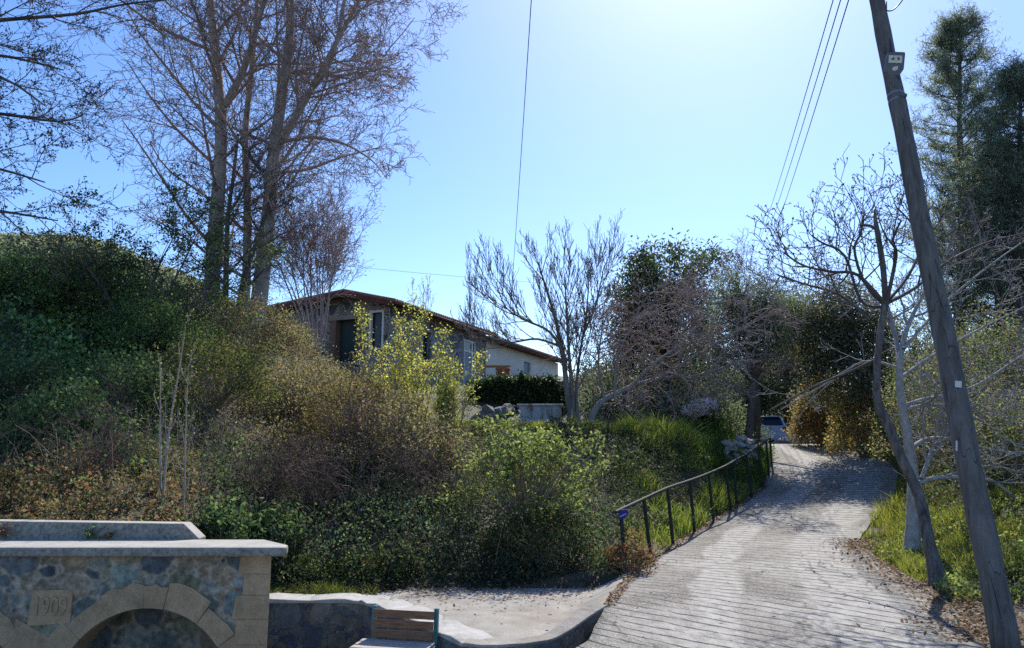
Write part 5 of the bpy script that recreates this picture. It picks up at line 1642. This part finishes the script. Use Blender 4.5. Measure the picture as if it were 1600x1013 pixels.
# ---------------------------------------------------------------- leaning power pole, lamp and wires
t = NT('pole_wood')
v = t.mapped((1, 1, .06)); f = t.noise(12, 7, .7, v, .3)
c = t.ramp(f, [(.28, (.055, .048, .042)), (.5, (.13, .115, .10)), (.72, (.21, .19, .165))])
ck = t.ramp(t.noise(7, 2, .5, t.mapped((1, 1, .05))), [(.492, 0.0), (.5, 1.0), (.508, 0.0)])
t.base(t.mix(t.math('MULTIPLY', ck, .8), c, (.015, .012, .01)))
t.bump(t.math('SUBTRACT', f, ck), .35, .012); t.bsdf.inputs['Roughness'].default_value = .85; M['pole'] = t.m
PB, PT = P(1581, 1075, 6.9), P(1347, -115, 8.7)
PB.z = gz(PB.x, PB.y) - .1
pole = thing('utility_pole', 'leaning weathered wooden power pole at the right edge of the road', 'pole', PB)
n = 26
pts = [PB.lerp(PT, i / (n - 1)) + Vector((.005 * math.sin(i * .9), 0, 0)) for i in range(n)]
mb = MB(); mb.tube(pts, [.118 - .036 * (i / (n - 1)) + .004 * math.sin(i * 2.3) for i in range(n)], 20); mb.build('shaft', M['pole'], pole, origin=PB, smooth=True)
# drying cracks: thin dark slits cut as raised splinter lines along the grain
pd = (PT - PB).normalized()
def on_pole(px, row, off=0.0):
    """point on the pole's near face at that photo row"""
    best = min((abs(row - pr_row(PB.lerp(PT, s / 400.0))), s) for s in range(401))[1] / 400.0
    c = PB.lerp(PT, best); r = .118 - .036 * best
    q = P(px, row, c.y)
    u = max(-r * .95, min(r * .95, q.x - c.x))
    return Vector((c.x + u, c.y - math.sqrt(max(r * r - u * u, 0)) - off, q.z))
def pr_row(w):
    d = w - Vector((0, 0, CAMZ)); yc = -SP * d.y + CP * d.z; zc = CP * d.y + SP * d.z
    return 506.5 - FPX * yc / zc
M['crack'] = plain('pole_crack', (.012, .010, .009), .95, 0, .1)
for path in ([(1432, 340), (1440, 368), (1448, 392), (1452, 412)], [(1452, 440), (1461, 475), (1468, 500), (1478, 540)], [(1500, 705), (1512, 750), (1522, 780), (1535, 830), (1548, 880)], [(1470, 590), (1478, 640), (1486, 670)], [(1390, 120), (1400, 170), (1410, 220)], [(1538, 900), (1550, 950), (1560, 1000)]):
    w = resample([on_pole(px, row, -.004) for px, row in path], 4); k = len(w); mb = MB()
    mb.tube(w, [.001 + .0032 * math.sin(math.pi * i / (k - 1)) for i in range(k)], 5)
    mb.build('crack', M['crack'], pole, origin=PB)
M['tag'] = plain('pale_tag', (.60, .60, .56), .5, .2, .1)
for px, row, w_, h_ in ((1487, 602, .065, .065), (1488, 697, .035, .10)):
    q = on_pole(px, row, .006); mb = MB(); mb.box(q, (w_, .006, h_), ry=RAD(6)); mb.build('tag', M['tag'], pole, origin=PB, bevel=.002)
mb = MB()
for row in (150, 160):
    best = min((abs(row - pr_row(PB.lerp(PT, s / 400.0))), s) for s in range(401))[1] / 400.0
    c = PB.lerp(PT, best); r = .121 - .036 * best
    mb.tube([c - pd * .012, c + pd * .012], [r, r], 20)
M['steel'] = plain('galvanised_steel', (.26, .27, .28), .45, .7, .15)
mb.build('strap', M['steel'], pole, origin=PB)
# insulators on short pins near the top, out of the picture
wire_a = []
mb = MB(); mbp = MB()
for k, (px, row) in enumerate(((1346, -8), (1352, -40), (1358, -75))):
    s_ = .90 + .032 * k
    c = PB.lerp(PT, s_); q = c + Vector((-.17, -.02, .03)); wire_a.append(q + Vector((-.02, 0, .05)))
    mbp.tube([c, q], [.012, .012], 6); mb.tube([q, q + Vector((0, 0, .03)), q + Vector((0, 0, .06)), q + Vector((0, 0, .1))], [.03, .045, .03, .035], 10)
mbp.build('bracket', M['steel'], pole, origin=PB); mb.build('insulator', M['pale_stone'], pole, origin=PB, smooth=True)
# street lamp head
LQ = P(1397, 104, 8.10)
lamp = thing('street_lamp', 'grey street lamp head with a pale square panel clamped to the leaning pole', 'street lamp', LQ)
lm = Matrix.Rotation(RAD(2), 3, 'Y') @ Matrix.Rotation(RAD(14), 3, 'X')
def lp(u, v, h): return tuple(LQ + lm @ Vector((u * 1.12, h, v * 1.3)))
mb = MB()
mb.prism([(-.088, .075), (-.07, .118), (.0, .128), (.098, .128), (.103, .11), (.100, -.025), (.045, -.10), (.03, -.13), (-.03, -.13), (-.045, -.10), (-.088, -.04)], -.02, .05, lp)
M['lamp_grey'] = plain('lamp_grey', (.13, .135, .145), .5, .2, .1)
lb = mb.build('housing', M['lamp_grey'], lamp, origin=LQ, bevel=.012)
mb = MB(); mb.prism([(-.072, .025), (.068, .025), (.068, .092), (-.072, .092)], -.028, -.015, lp)
t = NT('lamp_panel'); cc = t.n('TexVoronoi'); cc.inputs['Scale'].default_value = 60; t.l(t.co(), cc.inputs['Vector'])
t.base(t.ramp(cc.outputs['Distance'], [(.2, (.75, .73, .62)), (.8, (.5, .48, .42))])); t.bsdf.inputs['Roughness'].default_value = .25; M['lamp_panel'] = t.m
lpn = mb.build('led_panel', M['lamp_panel'], lb, origin=LQ)
mb = MB()
for u0, u1, v0, v1 in ((-.045, -.02, .052, .062), (-.028, -.018, .062, .074), (.018, .045, .055, .065), (.02, .03, .065, .076)):
    mb = MB(); mb.prism([(u0, v0), (u1, v0), (u1, v1), (u0, v1)], -.031, -.027, lp); mb.build('led_mark', M['black'], lpn, origin=LQ)
mb = MB(); mb.prism([(-.03, -.035), (.0, -.045), (.03, -.03), (.035, .0), (.0, -.005), (-.02, -.01)], -.024, -.018, lp); mb.build('label', M['tag'], lb, origin=LQ)
arm0 = Vector(lp(0, -.11, .02)); armc = PB.lerp(PT, min((abs(156 - pr_row(PB.lerp(PT, s / 400.0))), s) for s in range(401))[1] / 400.0)
mb = MB(); mb.tube([arm0, arm0.lerp(armc, .5) + Vector((.01, -.02, -.05)), armc + Vector((.04, -.11, 0))], [.026, .026, .03], 10); mb.build('arm', M['lamp_grey'], lamp, origin=LQ, smooth=True)


def cable(name, label, a, b_, sag, r, group=None, n=40):
    w = [a.lerp(b_, i / n) - Vector((0, 0, sag * 4 * (i / n) * (1 - i / n))) for i in range(n + 1)]
    mb = MB(); mb.tube(w, [r] * len(w), 6)
    return tag(mb.build(name, M['cable'], None, origin=a, smooth=True), label, 'cable', group)


t = NT('cable_black'); t.base((.035, .04, .045)); t.bsdf.inputs['Roughness'].default_value = .5; M['cable'] = t.m
ends = [P(1171, 416, 50), P(1178, 418, 50), P(1187, 420, 50)]
for k, (a, lab) in enumerate(zip([P(1346, -5, 9.0), P(1358, -5, 9.0), P(1367, -3, 8.9)], ('leftmost of the three power wires running from the leaning pole', 'middle one of the three power wires running from the leaning pole', 'rightmost of the three power wires running from the leaning pole'))):
    cable('power_wire', lab, wire_a[2 - k], ends[k], .35, .0085, 'power wires from the leaning pole')
cable('overhead_cable', 'single thin cable dropping steeply through the open sky towards the house', P(838, -120, 11), P(796, 500, 40), .25, .010)
cable('overhead_cable', 'faint distant wire crossing low above the house roof', P(430, 404, 60), P(990, 452, 62), .2, .012)
c1 = PB.lerp(PT, .985)
w = resample([on_pole(1378, 2, -.02) + Vector((.06, .05, 0)), P(1386, 35, 8.35), P(1391, 65, 8.2), P(1394, 84, 8.15)], 6)
mb = MB(); mb.tube(w, [.007] * len(w), 6); tag(mb.build('lamp_cable', M['cable'], None, origin=w[0], smooth=True), 'short dark cable running down the pole to the street lamp', 'cable')
w = resample([on_pole(1381, 21, -.01), P(1395, 16, 8.5), P(1410, 0, 8.5), P(1420, -25, 8.5), P(1500, -200, 8.6)], 6)
mb = MB(); mb.tube(w, [.0085] * len(w), 6); tag(mb.build('service_cable', M['cable'], None, origin=w[0], smooth=True), 'looping cable leaving the leaning pole above the street lamp', 'cable')

# low wall and pipe at the right edge
q0, q1 = P(1562, 958, 8.6), P(1700, 958, 8.3)
rw = thing('low_wall', 'shaded low concrete wall with a pale top behind the foot of the pole', 'wall', (q0.x, q0.y, .1))
ribbon_wall('r', [q0, q1], -.1, q0.z - .04, .3, None).build('masonry', M['old_concrete'], rw, origin=rw.location)
ribbon_wall('r', [q0 + Vector((-.02, -.015, 0)), q1 + Vector((.02, -.015, 0))], q0.z - .04, q0.z, .33, None).build('coping', M['cement'], rw, origin=rw.location, bevel=.01)
q0, q1 = P(1562, 831, 11.5), P(1720, 832, 11.3)
pr_ = thing('pipe_rail', 'thin horizontal pipe rail over the weeds at the right edge', 'rail', (q0.x, q0.y, gz(q0.x, q0.y)))
mb = MB(); mb.tube([q0, q1], [.022, .022], 8); mb.build('pipe', M['steel'], pr_, origin=pr_.location, smooth=True)
for q in (q0.lerp(q1, .02), q0.lerp(q1, .95)):
    mb = MB(); mb.tube([Vector((q.x, q.y, gz(q.x, q.y) - .1)), q - Vector((0, 0, .022))], [.018, .018], 8); mb.build('post', M['steel'], pr_, origin=pr_.location)

# ---------------------------------------------------------------- growth nobody could count
def in_road(x, y, m=.0):
    lx_ = np.interp(y, rl_y, rl_x); rx_ = np.interp(y, rr_y, rr_x)
    return (x > lx_ - m) & (x < rx_ + m) & (y < 42)


def pick_xy(n, pxa, pxb, da, db, margin=.15):
    """random ground points seen between two photo columns and two distances"""
    d = np.sqrt(rng.uniform(da * da, db * db, n)); px = rng.uniform(pxa, pxb, n)
    x = (px - 800) / FPX * d * 1.0
    k = ~in_road(x, d, margin)
    k &= ~((d < 10.6) & (x < 1.9) & (x > -1.8))
    k &= ~((d < 10.2) & (x <= -1.8) & (x > -3.45))
    k &= ~((d < 8.95) & (x < 1.9))
    # not inside the house
    s_ = (x - H0.x) * hu.x + (d - H0.y) * hu.y; v_ = (x - H0.x) * hv.x + (d - H0.y) * hv.y
    k &= ~((s_ > -.4) & (s_ < 21.5) & (v_ > -.4) & (v_ < 7))
    return x[k], d[k]


def clump_stuff(name, label, areas, ll, lw, mat, rscale=1.0, per=90, stems=True):
    """areas: (n, pxa, pxb, da, db, radius, height, palette)"""
    VV, FF, CC, off = [], [], [], 0
    for (n, pa, pb, da, db, rad, hgt, pal, size) in areas:
        x, y = pick_xy(n, pa, pb, da, db, rad * .8)
        z = ground_z(x, y); n = len(x)
        r = rad * rng.uniform(.6, 1.3, n); h = hgt * rng.uniform(.5, 1.35, n)
        u = rand_unit(n * per).reshape(n, per, 3); u[..., 2] = np.abs(u[..., 2]) * 1.15 - .2
        rr = rng.uniform(.55, 1.08, (n, per, 1))
        rr = rr ** .6
        c = np.stack([x, y, z], -1)[:, None, :] + u * rr * np.stack([r, r, h], -1)[:, None, :]
        c = c.reshape(-1, 3)
        sz = np.repeat(rng.uniform(.6, 1.5, n), per) * size
        V, F = leaf_quads(c, ll * sz, lw * sz)
        big = np.array([mnoise.noise(Vector((a * .55, b * .55, 1.7))) for a, b in zip(x, y)])
        col = pick_cols(len(c), pal, .42) * np.repeat(rng.uniform(.55, 1.4, n) * (1 + .9 * big), per)[:, None]
        VV.append(V); FF.append(F + off); CC.append(col); off += len(V)
    return tag(np_mesh(name, np.concatenate(VV), np.concatenate(FF), mat, col=np.concatenate(CC)), label, None, None, 'stuff')


IV = [(3, (.065, .115, .05)), (2, (.095, .155, .06)), (1, (.16, .20, .075))]
RUST = [(2, (.17, .09, .055)), (2, (.14, .11, .07)), (2, (.08, .10, .045))]
MIXD = [(3, (.07, .09, .045)), (2, (.10, .085, .06)), (1, (.12, .08, .065)), (1, (.13, .155, .06))]
DARK = [(3, (.045, .06, .035)), (2, (.065, .075, .045)), (1, (.085, .06, .05))]
LOW = [(3, (.045, .07, .04)), (2, (.06, .085, .045)), (1, (.09, .065, .055)), (1, (.11, .135, .06))]
clump_stuff('ivy', 'dark green ivy mass over the left mound', [
    (260, -120, 300, 14.5, 21, .55, .6, IV, 1.15), (150, -120, 280, 11.5, 15, .45, .5, IV, .95), (40, 60, 180, 15, 18, .4, .55, [(2, (.09, .12, .03)), (2, (.06, .09, .025))], 1)], .075, .055, M['leaf_gloss'])
clump_stuff('bramble', 'brambly brown and green undergrowth over the slope', [
    (170, -120, 330, 9.6, 12.6, .30, .36, RUST, .8), (130, -160, 325, 8.97, 10.1, .2, .24, RUST, .7), (210, 250, 560, 13.6, 20, .45, .55, TAN, .75), (250, 330, 720, 10.6, 14, .38, .5, LOW, .85), (60, 430, 960, 10.5, 11.3, .22, .2, MIXD, .7), (70, 420, 625, 10.22, 10.9, .15, .2, MIXD, .65),
    (190, 560, 960, 10.7, 14.5, .36, .42, LOW, .8), (130, 480, 760, 14.4, 20, .4, .5, TAN, .8), (90, 420, 620, 20, 27, .5, .5, TAN, .9),
    (330, 700, 1070, 13.8, 19.5, .42, .40, DARK, .95), (50, 950, 1170, 16, 19, .35, .28, DARK, .9), (110, 1010, 1190, 18.5, 24, .35, .25, IV, .8)], .065, .042, M['leaf'])
clump_stuff('undergrowth', 'dull green brush on the bank under the pines at the right', [
    (420, 1440, 1760, 13.5, 22, .5, .65, [(3, (.09, .115, .055)), (2, (.125, .135, .075)), (1, (.14, .10, .07))], .9), (260, 1330, 1720, 22, 34, .8, 1.2, DK, 1.3), (160, 1760, 2400, 12, 26, .7, .8, DK, 1.2), (120, -500, -120, 12, 22, .6, .7, IV, 1.2), (150, 880, 1170, 24, 28, .7, 1.1, DK, 1.3), (240, 905, 1190, 28, 44, 1.0, 1.3, DK, 1.5), (40, 1180, 1300, 38, 50, .9, 1.2, DK, 1.5)], .075, .045, M['leaf'])


def grass_stuff(name, label, areas):
    VV, FF, CC, off = [], [], [], 0
    for (n, pa, pb, da, db, h, w, pal, patch) in areas:
        x, y = pick_xy(n, pa, pb, da, db, .04)
        if patch:
            k = np.array([mnoise.noise(Vector((a * .9, b * .9, 4.2))) for a, b in zip(x, y)]) > patch - .35
            x, y = x[k], y[k]
        z = ground_z(x, y) - .02; n = len(x)
        hh = h * rng.uniform(.4, 1.3, n) * np.array([.55 + 1.1 * max(0, .5 + mnoise.noise((a * 1.6, b * 1.6, 8))) for a, b in zip(x, y)])
        lean = rng.normal(size=(n, 2)) * .45
        a = rng.uniform(0, 6.28, n); wx, wy = np.cos(a) * w, np.sin(a) * w
        b0 = np.stack([x - wx, y - wy, z], -1); b1 = np.stack([x + wx, y + wy, z], -1)
        m0 = np.stack([x - wx * .7 + lean[:, 0] * hh * .3, y - wy * .7 + lean[:, 1] * hh * .3, z + hh * .6], -1)
        m1 = np.stack([x + wx * .7 + lean[:, 0] * hh * .3, y + wy * .7 + lean[:, 1] * hh * .3, z + hh * .6], -1)
        t0 = np.stack([x - wx * .1 + lean[:, 0] * hh, y + lean[:, 1] * hh, z + hh], -1)
        t1 = np.stack([x + wx * .1 + lean[:, 0] * hh, y + lean[:, 1] * hh, z + hh], -1)
        V = np.stack([b0, b1, m1, m0, t1, t0], 1).reshape(-1, 3)
        i = np.arange(n)[:, None] * 6
        F = np.concatenate([i + np.array([[0, 1, 2, 3]]), i + np.array([[3, 2, 4, 5]])], 1).reshape(-1, 4)
        col = np.repeat(pick_cols(n, pal, .3), 2, axis=0)
        VV.append(V); FF.append(F + off); CC.append(col); off += len(V)
    return tag(np_mesh(name, np.concatenate(VV), np.concatenate(FF), M['grass'], col=np.concatenate(CC)), label, None, None, 'stuff')


LG = [(3, (.12, .17, .05)), (2, (.185, .23, .075)), (1, (.21, .20, .09)), (1, (.08, .11, .04))]
YGR = [(3, (.15, .18, .055)), (2, (.21, .22, .075)), (2, (.10, .135, .045)), (1, (.25, .22, .11))]
grass_stuff('grass', 'bright spring grass along the bank, the terrace edge and the road verges', [
    (24000, 960, 1200, 11.5, 21.5, .20, .007, LG, .24), (12000, 700, 1070, 19.5, 21.3, .15, .010, LG, 0), (3600, 890, 1075, 19.0, 20.2, .40, .010, LG, .38), (9000, 1000, 1175, 14.5, 19.5, .30, .009, LG, .3), (7000, 1060, 1200, 19.5, 25, .28, .010, [(2, (.04, .08, .02)), (2, (.06, .10, .025))], 0),  # last patch: darker greens paint the shade into the grass
    (26000, 1330, 1640, 9.3, 14.5, .16, .006, YGR, .32), (9000, 1330, 1560, 14.5, 22, .30, .010, YGR, .1), (5000, 1290, 1420, 22, 28, .30, .011, YGR, 0), (9000, 410, 640, 10.2, 11.2, .16, .006, [(2, (.12, .13, .05)), (2, (.07, .10, .03))], .15)])
# small round-leaved weeds among the grass
clump_stuff('weeds', 'low broad leaved weeds in the grass by the road', [
    (130, 965, 1200, 12, 20, .22, .16, LG, .8), (420, 1335, 1640, 8.6, 14, .2, .16, YGR, .7), (70, 1400, 1700, 14, 20, .35, .3, [(2, (.12, .16, .05)), (1, (.17, .19, .06))], .9), (60, 1560, 1720, 8.8, 11, .22, .2, LG, .8), (260, 1640, 2500, 8.5, 20, .35, .3, YGR, .9)], .06, .045, M['leaf'], per=60)

# fallen leaves: on the verge, along the road edges, on the apron
def litter(spots):
    P_, C_ = [], []
    for (n, fn, pal) in spots:
        x, y, z = fn(n)
        P_.append(np.stack([x, y, z + rng.uniform(.004, .03, len(x))], -1)); C_.append(pick_cols(len(x), pal, .35))
    c = np.concatenate(P_); n = len(c)
    a = rand_unit(n); a[:, 2] *= .3; a /= np.linalg.norm(a, axis=1, keepdims=True)
    up = np.array([[0, 0, 1.0]]) + rng.normal(size=(n, 3)) * .35
    b_ = np.cross(up, a); b_ /= np.linalg.norm(b_, axis=1, keepdims=True)
    l = rng.uniform(.012, .034, (n, 1)); w = l * .6
    V = np.stack([c - a * l, c + b_ * w, c + a * l, c - b_ * w], 1).reshape(-1, 3)
    return tag(np_mesh('leaf_litter', V, np.arange(4 * n).reshape(n, 4), M['dry'], col=np.concatenate(C_)), 'brown fallen leaves along the road edges and under the shrubs', None, None, 'stuff')


DRY = [(3, (.20, .12, .06)), (2, (.28, .19, .11)), (2, (.12, .075, .045)), (1, (.36, .28, .18))]
def edge_right(n):
    y = rng.uniform(7.2, 14, n); x = np.interp(y, rr_y, rr_x) + rng.normal(size=n) * .3 + .15
    return x, y, np.where(in_road(x, y), road_z(y), ground_z(x, y))
def edge_left(n):
    y = rng.uniform(8.6, 20, n); x = np.interp(y, rl_y, rl_x) - np.abs(rng.normal(size=n)) * .35 + .15
    return x, y, np.where(in_road(x, y), road_z(y), ground_z(x, y) + .0) + .0
def apron(n):
    x = rng.uniform(-3.2, 1.2, n); y = 10.9 - np.abs(rng.normal(size=n)) * .8
    k = y > np.interp(x, _wx, _wy) + .4
    return x[k], y[k], np.full(k.sum(), PAD_Z + .03)
def roadfew(n):
    y = rng.uniform(7, 26, n); s_ = rng.random(n); x = np.interp(y, rl_y, rl_x) * (1 - s_) + np.interp(y, rr_y, rr_x) * s_
    return x, y, road_z(y) + .01
def slope(n):
    x, y = pick_xy(n, -100, 1000, 11, 20, .1); return x, y, ground_z(x, y)
litter([(6500, edge_right, DRY), (5000, edge_left, DRY), (700, apron, DRY), (250, roadfew, DRY), (9000, slope, DRY)])

# bare stems and dead canes standing all through the slope
polys = []
for (n, pa, pb, da, db, h) in ((420, -80, 330, 10.2, 14, .8), (700, 320, 960, 11.1, 15, .75), (350, 250, 700, 15, 20, .8), (200, 700, 1000, 14.5, 18.5, .5), (420, 1430, 1700, 12.5, 18, 1.0), (220, 1440, 1700, 18, 26, 1.6)):
    x, y = pick_xy(n, pa, pb, da, db, .15)
    z = ground_z(x, y)
    for a, b_, c in zip(x, y, z):
        p = Vector((a, b_, c)); d = (UP + rvec(.35)).normalized(); L = h * R.uniform(.4, 1.6); pts = [p]
        for k in range(5):
            d = (d + rvec(.16) - UP * .06 * k).normalized(); p = p + d * L / 5; pts.append(p)
        r = R.uniform(.003, .007); polys.append((3, pts, [r * (1 - k / 7) for k in range(6)]))
tag(polylines_mesh('dead_stems', polys, M['straw']), 'dry bare canes and stems standing through the undergrowth', None, None, 'stuff')

# weeds rooted in the joint on top of the fountain
for px, row, sz_, pal, lab in ((140, 836, .10, [(2, (.07, .12, .05)), (1, (.11, .16, .07))], 'small green weed growing on the fountain top against the slanted parapet'), (10, 832, .13, [(2, (.22, .12, .07)), (1, (.16, .10, .06))], 'dry brown weed at the left end of the fountain top'), (168, 838, .06, [(2, (.20, .13, .08)), (1, (.12, .12, .06))], 'tiny withered weed right of the green one on the fountain top')):
    b = P(px, row, FY + .46); b.z = fcap_top
    o = thing('weed', lab, 'weed', b)
    polys = []
    for k in range(14):
        e = b + Vector((R.gauss(0, sz_ * .6), R.gauss(-.01, .02), sz_ * R.uniform(.4, 1.3)))
        polys.append((3, [b, b.lerp(e, .5) + Vector((0, 0, sz_ * .15)), e], [.0025, .002, .0012]))
    polylines_mesh('stems', polys, M['straw'], o, b)
    leaves_at('foliage', np.array([tuple(q[1][2]) for q in polys] + [tuple(q[1][1]) for q in polys]), sz_ * .15, 5, .03, .018, pal, M['leaf'], o, b)

# ---------------------------------------------------------------- far hill
V, F = [], []
hx = np.linspace(-190, 40, 120); hy = np.linspace(85, 170, 40)
HX, HY = np.meshgrid(hx, hy)
c0h = P(70, 365, 115); c1h = P(250, 425, 115)
prof = np.interp(HX, [-190, -110, pxx(-60, 115), pxx(20, 115), pxx(90, 115), pxx(150, 115), pxx(220, 115), pxx(300, 115), pxx(350, 115), 40],
                 [28, 33, P(0, 378, 115).z, P(0, 376, 115).z, P(0, 378, 115).z, P(0, 390, 115).z, P(0, 418, 115).z, P(0, 448, 115).z, P(0, 484, 115).z, 6])
HZ_ = 4 + (prof - 4) * np.exp(-((HY - 115) / 22.0) ** 2)
HZ_ += np.array([[1.0 * mnoise.noise(Vector((a * .12, b * .12, 0))) + .5 * mnoise.noise(Vector((a * .5, b * .5, 3))) for a in hx] for b in hy])
idx = np.arange(HX.size).reshape(HX.shape)
F = np.stack([idx[:-1, :-1], idx[:-1, 1:], idx[1:, 1:], idx[1:, :-1]], -1).reshape(-1, 4)
t = NT('scrub_hill')
c = t.ramp(t.noise(.35, 8, .75), [(.35, (.12, .15, .10)), (.5, (.19, .20, .13)), (.65, (.27, .25, .17))])
t.base(t.mix(.6, c, t.ramp(t.noise(1.6, 5, .7), [(.35, .45), (.65, 1.4)]), 'MULTIPLY')); t.bump(t.noise(1.2, 6, .7), 1.0, .6)
M['scrub'] = t.m
tag(np_mesh('hill', np.stack([HX, HY, HZ_], -1).reshape(-1, 3), F, M['scrub'], smooth=True), kind='structure')
# scrub on its near face
n = 5200
x = rng.uniform(-130, -40, n); y = rng.uniform(92, 118, n)
pr2 = np.interp(x, hx, prof[0]); z = 4 + (pr2 - 4) * np.exp(-((y - 115) / 22.0) ** 2)
cen = np.stack([x, y, z + .2], -1)
c = np.repeat(cen, 14, axis=0) + rng.normal(size=(n * 14, 3)) * np.array([.45, .45, .35])
V, F = leaf_quads(c, .5, .35)
tag(np_mesh('scrub', V, F, M['leaf'], col=pick_cols(n * 14, [(3, (.17, .20, .135)), (2, (.22, .23, .155)), (1, (.28, .26, .18))], .3)), 'low green scrub dotted over the far hillside', None, None, 'stuff')
